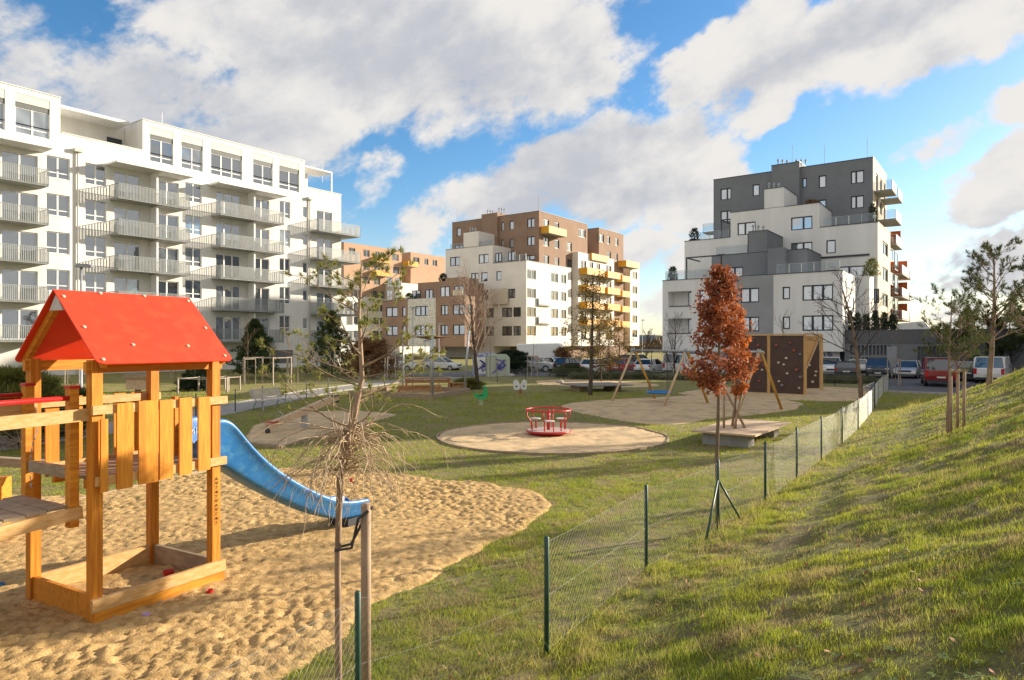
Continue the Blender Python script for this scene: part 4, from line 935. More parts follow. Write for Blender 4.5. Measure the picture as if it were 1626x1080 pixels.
# pines on the slope at the right
PIN = dict(wob=(.035,.09,.12), up=(.03,.10,.10), tap=(.8,.75,.7), n=(22,7,3), start=(.30,.25,.2), ang=(58,42,38), lr=(.42,.42,.4), rr=(.42,.5,.5), rmin=.006, shape=lambda t: 1.2-.75*t)
def pinef(n, L, w): return lambda tp, rg: (needles(tp, rg, n, L, w, .8, .7), 3)
def onhill(px, Y, dz=0): x, y = at(px, Y); return (x, y, tz1(x, y)+dz)
p = onhill(1505, 15.2); tree('young_pine', 'young pine held by two brown stakes on the sunny grass slope', p, 3.1, .04, dict(PIN, n=(17,6,4), start=(.38,.2,.2), rmin=.003), 41, bark_p, 3, pinef(14, .085, .004), pine_m)
stakes_p = p
p = onhill(1571, 27); tree('pine_tree', 'tall loose pine standing on the crest of the grass slope', p, 5.2, .11, dict(PIN, lr=(.36,.42,.4), n=(26,8,5)), 43, bark_p, 3, pinef(12, .13, .007), pine_m)
p = onhill(1655, 24); tree('pine_tree', 'pine reaching in from the right edge above the slope', p, 3.9, .1, dict(PIN, n=(22,8,5), start=(.15,.2,.2)), 47, bark_p, 3, pinef(12, .13, .007), pine_m)
for i, (px, Y, H, sd) in enumerate(((1520, 57, 5.4, 1), (1562, 60, 5.0, 2), (1605, 58, 5.2, 3), (1640, 63, 5.5, 4), (1480, 66, 4.2, 5))):
    tree('bushy_pine', 'bushy pine behind the parked vans, number %s from the left' % ('second','third','fourth','fifth','first')[i], at(px, Y)+(0,), H, .1, dict(PIN, n=(24,7,3), start=(.08,.2,.2), lr=(.5,.45,.4), ang=(62,45,40)), 50+sd, bark_d, 3, pinef(16, .30, .022), pine_y if i in (0, 3) else pine_m, group='bushy pines behind the car park')
# pines and bushes near the white house
for (nm, lab, px, Y, z, H, W, sd, m_, n_) in (
    ('conifer', 'dense dark green conifer in front of the white building balconies', 405, 55, .5, 4.3, 1.9, 1, pine_d, 2600),
    ('conifer', 'low dark spruce seen under the red roof between the tower posts', 313, 43, 0, 2.1, 1.0, 2, fir_m, 2000),
    ('conifer', 'broad dark pine behind the grafted tree at the corner of the white building', 527, 60, .3, 5.4, 2.5, 3, pine_m, 2000),
    ('copper_shrub', 'copper brown leaved shrub right of the broad dark pine', 590, 58, 0, 3.6, 2.0, 4, brown_l, 3600),
    ('shrub', 'rounded green shrub behind the bridge rail of the tower', 105, 22, 0, 1.55, .8, 5, pine_m, 1500),
    ('shrub', 'pale green shrub on the left edge above the brushwood', 18, 20, .3, 2.0, 1.2, 6, pine_y, 2600),
    ('shrub', 'dark clipped shrub beside the graffiti covered boxes', 812, 66, 0, 2.4, 1.7, 7, fir_m, 2600),
    ('shrub', 'leafy green bush behind the round dark deck', 905, 60, 0, 1.0, 1.5, 8, pine_m, 900),
    ('shrub', 'reddish brown bush left of the parked white hatchback', 893, 78, 0, 2.6, 1.1, 9, brown_l, 1500),
    ('shrub', 'small bright green clump at the foot of the tall bare tree', 744, 45, 0, .55, .9, 10, pine_y, 700)):
    x, y = at(px, Y); rg = random.Random(sd+90); t = wthing(nm, lab, 'shrub' if 'shrub' in nm else 'conifer', (x, y, z)); rs = np.random.RandomState(sd)
    con = nm == 'conifer'; k = n_; h = rs.uniform(0, 1, k)**(.9 if con else .7); ang = rs.uniform(0, 6.283, k)
    lob = 1+.34*np.sin(ang*3+h*9+sd)+.28*np.sin(ang*5-h*19)+.2*np.sin(h*31+ang*2)
    rad = (W*(1-h)**.75+.08 if con else W*np.sqrt(np.clip(1-(h*1.25-.35)**2, .02, 1)))*lob*rs.uniform(.45, 1.0, k)**.5*.85
    c = np.stack([x+rad*np.cos(ang), y+rad*np.sin(ang), z+.08+h*H*(1 if con else .9)], 1)
    d = np.stack([np.cos(ang)*.7, np.sin(ang)*.7, np.full(k, .55)], 1)
    tips = [(Vector(a), Vector(b), None) for a, b in zip(c.tolist(), d.tolist())]
    V, kk = (needles(tips, rg, 9, .28, .022, .4, .55), 3) if m_ is not brown_l else (leafquads(tips, rg, 4, .1, .08), 4)
    npmesh('crown', V, kk, m_, t, (x, y, z)); MB().tube([(x, y, z-.1), (x, y, z+H*.7)], [.08, .03], 6).build('trunk', bark_d, t)
# brushwood mound at the far left
x, y = at(20, 19); rg = random.Random(3); br_ = MB()
for i in range(160):
    a = Vector((x+rg.uniform(-2.2, 1.0), y+rg.uniform(-.8, .8), rg.uniform(0, 1.2))); d = Vector((rg.uniform(-1,1), rg.uniform(-.4,.4), rg.uniform(-.35,.25))).normalized(); br_.tube([a, a+d*rg.uniform(.5, 1.6)], [.014, .006], 3, cap=False)
tag(br_.build('brushwood_pile', twig, org=(x, y, 0)), 'pile of cut brown branches at the left edge behind the bridge', 'brushwood')
# ---- grafted foreground tree
Yt = 5.6
def tp_(px, py, Y=Yt, dy=0.0): return Vector(((px-CX)/F_PX*Y, Y+dy, CH-(py-HY)/F_PX*Y))
b0_ = tp_(538, 1126); b0_.z = tz1(b0_.x, b0_.y)-.05
GT = wthing('grafted_tree', 'young grafted tree with drooping bare twigs below a thin needle crown, beside a stake', 'tree', tuple(b0_))
tr = MB(); pts = [b0_, tp_(537,1000), tp_(536,900), tp_(538,820), tp_(540,760), tp_(548,712), tp_(557,680), tp_(566,640), tp_(575,600), tp_(573,560), tp_(570,500), tp_(573,455), tp_(574,415)]
tr.tube(pts, [.030,.027,.026,.026,.030,.038,.030,.026,.020,.018,.013,.010,.005], 10); tr.build('trunk', bark_p, GT, True)
rg = random.Random(12); dr = MB()
for i in range(130):
    z0 = rg.choice((tp_(541,748), tp_(545,728), tp_(552,705), tp_(556,690))); a = rg.uniform(0, 6.283); dv = Vector((math.cos(a), math.sin(a), 0)); L = rg.uniform(.30, .98)
    up = rg.uniform(.2, 1.3); p = z0.copy()+dv*.02; v = (dv+Vector((0,0,up))).normalized(); P_ = [p.copy()]; n = 10
    for k in range(n):
        v = (v+Vector((0,0,-1))*(.20+.14*rg.random())*(.9 if k < 4 else 1.1)+Vector((rg.gauss(0,.24), rg.gauss(0,.24), rg.gauss(0,.18)))).normalized(); p = p+v*(L/n); P_.append(p.copy())
    r0 = rg.uniform(.0035, .0085); dr.tube(P_, [r0*(1-.75*k/n) for k in range(n+1)], 4, cap=False)
    for k in range(3, n, 3):
        if rg.random() < .6: q = P_[k]; w = (v*.5+Vector((rg.gauss(0,.6), rg.gauss(0,.6), -.3))).normalized(); dr.tube([q, q+w*rg.uniform(.05,.22)], [.0022,.001], 3, cap=False)
for i in range(9):
    z0 = tp_(548, 720); P_ = [z0]; v = Vector((rg.uniform(-1,1), rg.uniform(-1,1), 1.1)).normalized(); p = z0.copy()
    for k in range(6): v = (v+Vector((rg.gauss(0,.15), rg.gauss(0,.15), .1))).normalized(); p = p+v*rg.uniform(.05,.11); P_.append(p.copy())
    dr.tube(P_, [.006-.0008*k for k in range(7)], 4, cap=False)
dr.build('drooping_twigs', M('pale_twig', (.58,.44,.29), (.32,.22,.13), .85, 14), GT, True)
tips = []; mbs = [MB(), MB()]
for i in range(26):
    t = rg.random(); zi = 6+t*5.6; k = int(zi); p0 = pts[k].lerp(pts[min(k+1, 12)], zi-k); a = rg.uniform(0, 6.283); L = (1.0-.68*t)*rg.uniform(.6, 1.15)
    d = Vector((math.cos(a)*1.0, math.sin(a)*1.0, .12+.5*t)).normalized()
    branch(mbs, tips, p0, d, L, .009-.004*t, 1, 3, rg, dict(wob=(.05,.10,.12,.12), up=(.05,.07,.08,.08), tap=(.7,.7,.7,.7), n=(0,5,1), start=(0,.35,.3), ang=(0,42,38), lr=(0,.38,.5), rr=(0,.6,.6), rmin=.0018))
mbs[1].build('branches', twig, GT, True)
npmesh('crown', np.concatenate([needles(tips, rg, 34, .05, .0026, .5, 1.0)]), 3, M('tuft_needles', (.15,.19,.035), (.34,.31,.08), .7, 6, island=.6, trans=.35), GT, tuple(b0_))
# stake
sx, sy = at(581, 5.5); s0 = (sx, sy, tz1(sx, sy)-.1)
t = wthing('tree_stake', 'thick brown wooden stake with a black rubber strap, tied to the grafted tree', 'stake', s0)
MB().tube([s0, (sx, sy, 1.70), (sx, sy, 1.71)], [.043,.040,.03], 14).build('post', stake_m, t, True)
MB().tube([(sx+.03, sy-.045, 1.66), (sx-.05, sy-.05, 1.60), tp_(560, 868)+Vector((0,-.04,0)), tp_(540, 872)+Vector((-.03,-.04,0)), tp_(533, 872)+Vector((-.01,.03,0)), tp_(556, 866)+Vector((0,.04,0)), (sx, sy+.05, 1.62), (sx+.05, sy, 1.68)], .012, 6).build('strap', dk_plastic, t)
# ---- russet tree
def crown_tree(name, label, base, prof, cx_off, nleaf, size, mat, trunk_r, htop, seed, bend=(0,0), bm=bark):
    rg = random.Random(seed); rs = np.random.RandomState(seed); t = wthing(name, label, 'tree', base); x, y, z = base
    P_ = [(x, y, z-.1), (x+.01, y, z+.5), (x-.01, y, z+1.1), (x+.015, y, z+1.7), (x+cx_off*.6, y, z+(prof[0][0]+htop)/2-z*0), (x+cx_off, y, htop)]
    P_ = [p for p in P_]; MB().tube(P_, [trunk_r*1.15, trunk_r, trunk_r*.92, trunk_r*.85, trunk_r*.5, .006], 10).build('trunk', bm, t, True)
    zs = [p[0] for p in prof]; cs = [p[1] for p in prof]; ws = [p[2] for p in prof]; C_ = []
    tw = MB()
    for i in range(90):
        h = rg.uniform(zs[0]-.1, zs[-1]); c = np.interp(h, zs, cs); w = np.interp(h, zs, ws); a = rg.uniform(0, 6.283); r_ = w*rg.uniform(.5, 1.08)*(1.06+.22*math.sin(3*a+h*7));        e = Vector((x+c+math.cos(a)*r_, y+math.sin(a)*r_*.9, h)); s_ = Vector((x+cx_off*.5, y, max(z+1.5, h-r_*.55))); tw.tube([s_, s_.lerp(e, .55)+Vector((0,0,-.03)), e], [.008,.005,.002], 4, cap=False)
        for k in range(nleaf//90//6):
            q = s_.lerp(e, rg.uniform(.45, 1.1))
            if mnoise.noise(q*3.6) > -.30: C_.append((q, Vector((0,0,1)), None))
    tw.build('branches', bm, t, True)
    npmesh('crown', leafquads(C_, rg, 6, .055, size, elong=1.15), 4, mat, t, base); return t
x, y = at(1139, 10.9); zb = tz1(x, y)
def zc(py, Y): return CH-(py-HY)/F_PX*Y
prof = [(zc(py, 10.9), (cx_-1139)/F_PX*10.9, w/F_PX*10.9) for py, cx_, w in ((600,1138,34),(585,1138,50),(560,1142,50),(530,1146,42),(500,1147,34),(470,1148,33),(445,1146,24),(430,1145,8))]
crown_tree('russet_tree', 'slim young tree with dense russet brown leaves beside the braced fence post', (x, y, zb), prof, .06, 7200, .032, oak_m, .034, zc(430, 10.9), 4)
x, y = at(1168, 20.6)
prof = [(zc(py, 20.6), (cx_-1168)/F_PX*20.6, w/F_PX*20.6) for py, cx_, w in ((622,1176,10),(600,1176,22),(570,1178,20),(540,1172,20),(505,1168,14),(480,1166,6))]
crown_tree('orange_tree', 'young tree with bright orange leaves growing through the pale wooden deck', (x, y, .1), prof, .1, 3600, .05, oak_m2, .03, zc(485, 20.6), 6)
# deck round the orange tree
def deck(name, label, cen, L, W, z, slat, mat, basem, rot):
    t = thing(name, label, 'deck', (cen[0], cen[1], 0), rot); n = int(W/slat); s = MB()
    for i in range(n): y0 = -W/2+i*slat; s.box(-L/2, L/2, y0, y0+slat*.86, z-.05, z)
    s.build('deck_boards', mat, t); MB().box(-L/2+.3, L/2-.3, -W/2+.3, W/2-.3, z-.09, z-.052).build('subframe', basem, t)
    k_ = .3 if W < 2.5 else .95; MB().box(-L/2+.35, -L/2+.9, -W/2+k_, W/2-k_, 0, z-.09).build('concrete_base', basem, t); MB().box(L/2-.9, L/2-.35, -W/2+k_, W/2-k_, 0, z-.09).build('concrete_base', basem, t); return t
deck('tree_deck', 'pale low wooden deck with a staked orange tree in its middle', (7.15, 21.2), 3.9, 1.95, .43, .07, wood_p, concrete, R(54))
d2 = deck('round_deck', 'dark wide low wooden deck near the thin larches', (5.3, 43.2), 3.6, 3.2, .42, .08, M('wood_dark', (.22,.20,.17), (.28,.25,.21), .8, 3), wood_g, R(20))
x, y = at(1166, 20.8)
for i, (dx, dy, ex, ey) in enumerate(((-.35,-.1,-.28,.1), (.32,-.15,-.42,.2), (.02,.3,.10,-.1), (-.12,-.3,.30,-.1))):
    o_ = MB().tube([(x+dx, y+dy, .36), (x+ex, y+ey, 1.95)], [.04,.035], 8).build('tree_stake', stake_m, None, True, org=(x+dx, y+dy, .36)); tag(o_, ('grey stake leaning least, left of the orange tree trunk', 'stake crossing from lower right to upper left on the deck', 'stake behind the orange tree trunk on the deck', 'stake crossing from lower left to upper right on the deck')[i], 'stake', 'stakes on the pale deck')
# stakes of the pine on the slope
x, y, z = stakes_p
t = wthing('tree_stakes', 'pair of brown stakes with cross slat holding the young pine on the slope', 'stake', (x, y, z))
for dx in (.0, .17, .33): MB().tube([(x+dx, y-.1+.2*dx, z-.1), (x+dx*1.05, y-.1+.2*dx, z+1.45-.05*(dx > .2))], .032, 8).build('stake', stake_m, t, True)
MB().bar((x-.05, y-.15, z+1.40), (x+.38, y-.12, z+1.42), .02, .05).build('cross_slat', wood_p, t)
# staked saplings
sap_n = 0
def sapling(px, Y, z, H, lab, n=3, sh=1.9, w=.5, leaf=None, m_=None):
    x, y = at(px, Y); t = tree('sapling', lab, (x, y, z), H, .03, dict(BARE, n=(8,4,2), start=(.45,.2,.2), ang=(35,30,30), rmin=.006), int(px), bark, 2, leaf, m_, group='staked saplings')[0]
    s = wthing('tree_stakes', lab.replace('sapling', 'stake frame of the sapling', 1), 'stake', (x, y, z), 'stake frames of the saplings')
    P_ = [(x+w*math.cos(a), y+w*math.sin(a)) for a in [k*2*math.pi/n+.4 for k in range(n)]]
    for q in P_: MB().tube([(q[0], q[1], z-.1), (q[0], q[1], z+sh)], .04, 6).build('stake', M('stake_pale', (.36,.30,.24), (.30,.25,.20), .8, 5), s)
    for a, b in zip(P_, P_[1:]+P_[:1]): MB().bar((a[0], a[1], z+sh-.05), (b[0], b[1], z+sh-.05), .03, .06).build('rail', MATS['stake_pale'], s)
for a in ((394, 50, 0, 4.2, 'sapling left of the dense dark conifer by the white building'), (462, 52, .1, 4.4, 'sapling right of the dense dark conifer by the white building'), (278, 52, 0, 4.0, 'sapling seen under the right half of the red roof'),
          (112, 46, 0, 4.0, 'sapling seen through the left side of the tower'), (618, 55, 0, 4.5, 'sapling left of the shade sail'), (845, 60, 0, 5.0, 'sapling in front of the white camper van'),
          (779, 58, 0, 5.0, 'sapling beside the graffiti covered boxes'), (1422, 48, 0, 4.0, 'sapling in front of the grey garage building')): sapling(*a)
# ---------------------------------------------------------------- playground things
# carousel
cx_, cy_ = at(871, 22.3)
t = wthing('carousel', 'small red playground roundabout with white round seats on the sand circle', 'roundabout', (cx_, cy_, 0))
c0 = (cx_, cy_, .03)
MB().lathe([(.001,.0),(.45,.0),(.70,.07),(.745,.10),(.75,.12),(.73,.135),(.001,.137)], c0, 40).build('platform', red_m, t, True)
MB().lathe([(.001,.0),(.69,.0),(.69,.012),(.001,.012)], (cx_, cy_, .168), 40).build('platform_plate', M('plate_pinkish', (.55,.42,.38), (.45,.34,.30), .5, 8), t)
MB().tube([(cx_, cy_, .16), (cx_, cy_, .82)], .055, 16).build('column', red_m, t, True)
pts = [(cx_+.73*math.cos(a), cy_+.73*math.sin(a), .83) for a in np.linspace(0, 2*math.pi, 41)]
MB().tube(pts, .028, 8, False).build('handrail_ring', red_m, t, True)
for k in range(3):
    a = 2*math.pi*k/3+.5; sxx, syy = cx_+.50*math.cos(a), cy_+.50*math.sin(a)
    MB().lathe([(.001,.0),(.18,.0),(.185,.015),(.17,.03),(.001,.03)], (sxx, syy, .50), 20).build('seat', M('seat_white', (.55,.54,.52), None, .4), t)
    for b in (-.16, .16):
        q = (cx_+.58*math.cos(a+b*1.6), cy_+.58*math.sin(a+b*1.6)); MB().tube([(q[0], q[1], .17), (q[0], q[1], .50)], .018, 8).build('seat_leg', red_m, t)
for k in range(6):
    a = 2*math.pi*k/6+.25; f = lambda r, z: (cx_+r*math.cos(a), cy_+r*math.sin(a), z)
    MB().tube([f(.55,.17), f(.56,.42), f(.66,.55), f(.73,.64), f(.73,.82)], .018, 8).build('upright', red_m, t, True)
# swing
A0, A1 = Vector((6.3,36.2,0)), Vector((10.9,29.6,0)); dirb = (A1-A0).normalized(); sp = Vector((-dirb.y, dirb.x, 0)); sp = sp if sp.x > 0 else -sp
t = wthing('swing_frame', 'swing set with pale and yellow leaning legs and a grey top beam', 'swing', tuple(A0)); zt = 2.62
MB().tube([A0+Vector((0,0,zt)), A1+Vector((0,0,zt))], .055, 10).build('beam', steel, t, True)
for k, f in enumerate((0.03, .47, .98)):
    c = A0.lerp(A1, f)
    for s in (-1, 1):
        ft = c+sp*(1.62*s); ft.z = -.05; MB().tube([ft, c+sp*(.12*s)+Vector((0,0,zt-.08))], [.062,.055], 10).build('leg', wood_p if s < 0 else wood_y, t, True)
    MB().prism([(-.30,-.42),(-.20,-.42),(-.09,-.16),(.09,-.16),(.20,-.42),(.30,-.42),(.12,.12),(-.12,.12)], c+Vector((0,0,zt))-dirb*.06, sp, (0,0,1), dirb, .012).build('bracket', steel, t)
c = A0.lerp(A1, .25); N_ = MB(); R_ = .58
pts = [(c.x+R_*math.cos(a), c.y+R_*math.sin(a), .52) for a in np.linspace(0, 6.2832, 33)]
ns = wthing('nest_swing', 'blue round nest swing hanging from the left bay of the swing frame', 'swing seat', (c.x, c.y, .5))
MB().tube(pts, .06, 8, False).build('rim', blue_pl, ns, True)
nn = MB()
for i in range(-5, 6): w = math.sqrt(max(.01, R_**2-(i*.1)**2)); nn.bar((c.x+i*.1, c.y-w, .5), (c.x+i*.1, c.y+w, .5), .03, .015); nn.bar((c.x-w, c.y+i*.1, .485), (c.x+w, c.y+i*.1, .485), .03, .015)
nn.build('net', M('net_blue', (.03,.12,.28), None, .7), ns)
for a in (.6, 2.5, 3.7, 5.6):
    MB().tube([(c.x+R_*math.cos(a), c.y+R_*math.sin(a), .55), tuple(c+dirb*(.5 if math.cos(a)*dirb.x+math.sin(a)*dirb.y > 0 else -.5)+Vector((0,0,zt)))], .012, 5).build('chain', dk_plastic, ns)
c = A0.lerp(A1, .72); fs_ = wthing('flat_swing', 'flat pale swing seat on chains in the right bay', 'swing seat', (c.x, c.y, .5))
MB().bar(c-dirb*.25+Vector((0,0,.5)), c+dirb*.25+Vector((0,0,.5)), .2, .03).build('seat', wood_p, fs_)
for s in (-.23, .23): MB().tube([c+dirb*s+Vector((0,0,.5)), c+dirb*s+Vector((0,0,zt))], .01, 5).build('chain', dk_plastic, fs_)
# climbing wall
q0, q1 = Vector(G(1168, 622)), Vector(G(1276, 627)); dv = (q1-q0).normalized(); nv = Vector((dv.y, -dv.x, 0)); nv = nv if nv.y < 0 else -nv; Hc = 3.45; Lc = (q1-q0).length
cw_m = M('climbing_brown', (.075,.038,.028), (.06,.03,.023), .5, 2); wy2 = M('wood_honey_light', (.62,.38,.16), (.55,.32,.12), .6, 3, stretch=(3,3,1))
t = wthing('climbing_wall', 'dark brown climbing wall with timber posts and small coloured holds', 'climbing wall', tuple(q0))
hold = [M('hold_cream', (.60,.55,.42), None, .6), M('hold_grey', (.20,.20,.24), None, .6), M('hold_red', (.30,.08,.06), None, .6)]
def cpanel(a, b, n_, h=Hc, seed=0, nh=13):
    d = (b-a).normalized(); L = (b-a).length; p = MB().prism([(0,0),(L,0),(L,h),(0,h)], a, d, (0,0,1), -n_, .03).build('panel', cw_m, t); rg = random.Random(seed)
    for i in range(nh):
        x_ = rg.uniform(.15, L-.15); z_ = .25+(h-.5)*(i+rg.random()*.6)/nh; c = a+d*x_+Vector((0,0,z_))+n_*.02
        MB().blob(tuple(c), rg.uniform(.08,.12), 7, 5, (1,1,.8)).build('hold', hold[rg.choice((0,0,1,2))], p, True)
mid = q0.lerp(q1, .50); cpanel(q0+dv*.05, mid-dv*.06, nv, seed=1); cpanel(mid+dv*.06, q1-dv*.02, nv, seed=2)
for c in (q0, mid, q1+dv*.08): MB().box(c.x-.07, c.x+.07, c.y-.07, c.y+.07, 0, Hc+.02).build('post', wy2, t)
MB().bar(q0+Vector((0,0,Hc+.06)), q1+dv*.1+Vector((0,0,Hc+.06)), .14, .09).build('top_beam', wy2, t)
e0 = q1+dv*.12; e1 = Vector(G(1304, 619)); bk = (e1-e0).normalized(); nb_ = Vector((bk.y, -bk.x, 0))
r0_ = Vector(G(1284, 617)); r1_ = Vector(G(1301, 617)); cpanel(r0_-Vector((.4,0,0)), r1_, Vector((0,-1,0)), seed=5, nh=7)
MB().box(e1.x-.08, e1.x+.08, e1.y-.08, e1.y+.08, 0, Hc+.1).build('post', wy2, t); MB().bar(e0+Vector((0,0,Hc+.1)), e1+Vector((0,0,Hc+.1)), .12, .1).build('top_beam', wy2, t)
MB().prism([(0,1.6),(0,Hc),(1.05,Hc)], e0+Vector((.03,.1,0)), (.94,.34,0), (0,0,1), (.34,-.94,0), .04).build('side_panel', wy2, t)
MB().bar(e0+Vector((.05,0,1.55)), e0+Vector((1.0,.35,Hc)), .06, .08).build('brace', wood_p, t)
# seesaw
lo_, hi_ = Vector((-8.07,22.55,.24)), Vector((-6.54,25.5,1.0)); md_ = lo_.lerp(hi_, .5)
t = wthing('seesaw', 'wooden seesaw with its far end raised on a metal post', 'seesaw', (md_.x, md_.y, 0)); sd_ = (hi_-lo_).normalized()
MB().bar(lo_, hi_, .20, .22).build('beam', wood_p, t); MB().bar((md_.x, md_.y, 0), (md_.x, md_.y, .58), .18, .14).build('pivot_post', steel, t)
for e, s in ((lo_, 1), (hi_, -1)):
    c = e+sd_*(s*.2); side = Vector((sd_.y, -sd_.x, 0)).normalized()
    MB().bar(c-side*.16+Vector((0,0,.1)), c+side*.16+Vector((0,0,.1)), .3, .03).build('seat', red_m if s > 0 else dk_plastic, t)
    g0 = c+sd_*(s*.32)+Vector((0,0,.08)); MB().tube([g0-side*.12, g0-side*.14+Vector((0,0,.2)), g0+Vector((0,0,.27)), g0+side*.14+Vector((0,0,.2)), g0+side*.12], .014, 8, False).build('handle', steel, t, True)
    MB().blob(tuple(e+Vector((0,0,-.14))-sd_*(s*.0)), .09, 8, 6).build('rubber_buffer', dk_plastic, t, True)
# bench
t = thing('park_bench', 'grey slatted park bench with backrest beside the path', 'bench', (-11.05, 31.0, 0), R(66)); L = 1.9
bw = M('bench_grey_wood', (.54,.49,.42), (.42,.38,.33), .8, 4)
s = MB(); s2 = MB()
for i in range(5): s.box(-L/2, L/2, -.42+i*.085, -.355+i*.085, .43, .46)
for i in range(6): a = .50+i*.075; s2.box(-L/2, L/2, .06+i*.03, .085+i*.03, a, a+.06)
s.build('seat', bw, t); s2.build('backrest', bw, t)
for x_ in (-.7, .7): m_ = MB(); m_.bar((x_,-.36,0), (x_,-.34,.42), .05, .05); m_.bar((x_,-.36,.41), (x_,.08,.40), .05, .04); m_.bar((x_,.06,.40), (x_,.23,.95), .05, .04); m_.bar((x_,.06,.41), (x_,.30,0), .05, .05); m_.build('leg', steel, t)
# second bench far left
dup(t, (-15.2, 22.5, 0), R(70), 'grey slatted bench seen below the bridge rail at the left edge')
# gazebo : shade sail on poles
P3 = [(-4.25,36.5),(-7.1,44.5),(-2.9,41.7),(-5.9,49.5)]; hs = [3.9,3.6,3.75,3.5]
t = wthing('shade_sail', 'brown shade sail stretched between four grey poles over the wooden tables', 'shade sail', (P3[0][0], P3[0][1], 0))
for (x_, y_), h in zip(P3, hs): MB().tube([(x_, y_, 0), (x_+(.25 if x_ > -3 else 0), y_, h)], .07, 10).build('pole', steel, t, True)
c4 = [Vector((-4.4,38.0,3.45)), Vector((-3.4,41.8,3.35)), Vector((-5.9,47.8,3.4)), Vector((-6.9,44.0,3.4))]; sl_ = MB(); n = 10
for i in range(n+1):
    for j in range(n+1):
        u_, w_ = i/n, j/n; p = c4[0].lerp(c4[1], u_).lerp(c4[3].lerp(c4[2], u_), w_); cc = Vector((-5.15,42.9,3.4)); pin = 1-.30*(1-abs(2*u_-1)**2)*abs(2*w_-1)**2-.30*(1-abs(2*w_-1)**2)*abs(2*u_-1)**2
        p = cc+(p-cc)*pin; p.z -= .18*(1-abs(2*u_-1))*(1-abs(2*w_-1)); sl_.v.append(tuple(p))
for i in range(n):
    for j in range(n): a = i*(n+1)+j; sl_.f.append((a, a+n+1, a+n+2, a+1))
so_ = sl_.build('sail', M('sail_brown', (.22,.12,.06), None, .9), t, True); so_.modifiers.new('s', 'SOLIDIFY').thickness = .02
for a, b, h in zip(c4, (P3[0], P3[2], P3[3], P3[1]), (hs[0], hs[2], hs[3], hs[1])): MB().tube([a, (b[0], b[1], h-.15)], .01, 5).build('cable', steel, t)
# low wooden frame with tables
fr_ = wthing('wooden_sand_frame', 'low weathered wooden frame around the sand under the shade sail', 'sand frame', (-6, 41, 0)); cs = [(-4.2,36.3),(-2.6,41.4),(-7.4,44.4),(-9.2,38.6)]
MB().sheet(cs, .03).build('frame_sand', sand_m2, fr_)
for a, b in zip(cs, cs[1:]+cs[:1]): MB().bar((a[0],a[1],.14), (b[0],b[1],.14), .14, .28).build('side_plank', wood_g, fr_)
def picnic(name, lab, x_, y_, w, d, h, rot, mat):
    t = thing(name, lab, 'table' if 'table' in name else 'bench', (x_, y_, 0), rot); MB().box(-w/2, w/2, -d/2, d/2, h-.06, h).build('top', mat, t)
    for s in (-1, 1): MB().box(s*w/2-.12*(s > 0)-.0, s*w/2+.12*(s < 0), -d/2+.02, d/2-.02, 0, h-.06).build('leg', mat, t)
    MB().box(-w/2+.12, w/2-.12, -d/2+.1, -d/2+.14, h-.3, h-.12).build('apron', mat, t)
wo = M('wood_orange', (.42,.21,.08), (.33,.16,.06), .7, 4)
picnic('wooden_table', 'long orange wooden play table under the shade sail', -5.3, 43.0, 2.8, .9, .82, R(8), wo); picnic('wooden_bench', 'low orange wooden bench in front of the play table', -5.6, 41.4, 2.6, .45, .45, R(8), wo); picnic('wooden_bench', 'small orange wooden bench right of the play table', -3.4, 43.4, 1.0, .5, .5, R(20), wo)
# spring riders
x_, y_ = at(765, 32.6); gm = M('rider_green', (.03,.42,.14), None, .45)
t = wthing('spring_rider', 'green bird shaped spring rider on a pale coil spring', 'spring rider', (x_, y_, 0))
hx = [(x_-.04+.08*math.cos(a), y_+.08*math.sin(a), .02+.34*a/31.4) for a in np.linspace(0, 31.4, 60)]
MB().tube(hx, .018, 6).build('spring', M('spring_pale', (.55,.62,.40), None, .5), t, True)
poly = [(-.36,.52),(-.30,.40),(-.12,.34),(.10,.34),(.24,.38),(.30,.52),(.29,.70),(.22,.86),(.20,.95),(.13,.99),(.07,.93),(.10,.85),(.06,.70),(.0,.58),(-.14,.54),(-.26,.60),(-.34,.62)]
for s in (-.1, .08): MB().prism(poly, (x_, y_+s, 0), (1,0,0), (0,0,1), (0,1,0), .025).build('side_panel', gm, t)
MB().box(x_-.16, x_+.06, y_-.10, y_+.10, .50, .54).build('seat', M('rider_yellow', (.45,.55,.12), None, .5), t); MB().tube([(x_+.12,y_-.2,.78),(x_+.12,y_+.22,.78)], .015, 6).build('handle', steel, t)
x_, y_ = at(826, 40.5); t = wthing('spring_rider', 'white winged spring rider with black spots on an orange spring', 'spring rider', (x_, y_, 0))
MB().tube([(x_+.09*math.cos(a), y_+.09*math.sin(a), .02+.25*a/25) for a in np.linspace(0, 25, 50)], .02, 6).build('spring', M('spring_orange', (.40,.13,.05), None, .5), t, True)
for s in (-1, 1):
    poly = [(.02,.25),(.30,.22),(.40,.34),(.38,.52),(.42,.66),(.36,.80),(.24,.84),(.12,.78),(.06,.62),(.02,.55)]
    p_ = MB().prism([(s*a, b) for a, b in poly], (x_, y_+.05*s, 0), (1,0,0), (0,0,1), (0,1,0), .03).build('wing', M('rider_white', (.72,.74,.74), None, .4), t)
    MB().tube([(x_+s*.22, y_+.05*s-.006, .44), (x_+s*.22, y_+.05*s-.001, .44)], .055, 10).build('spot', dk_plastic, p_)
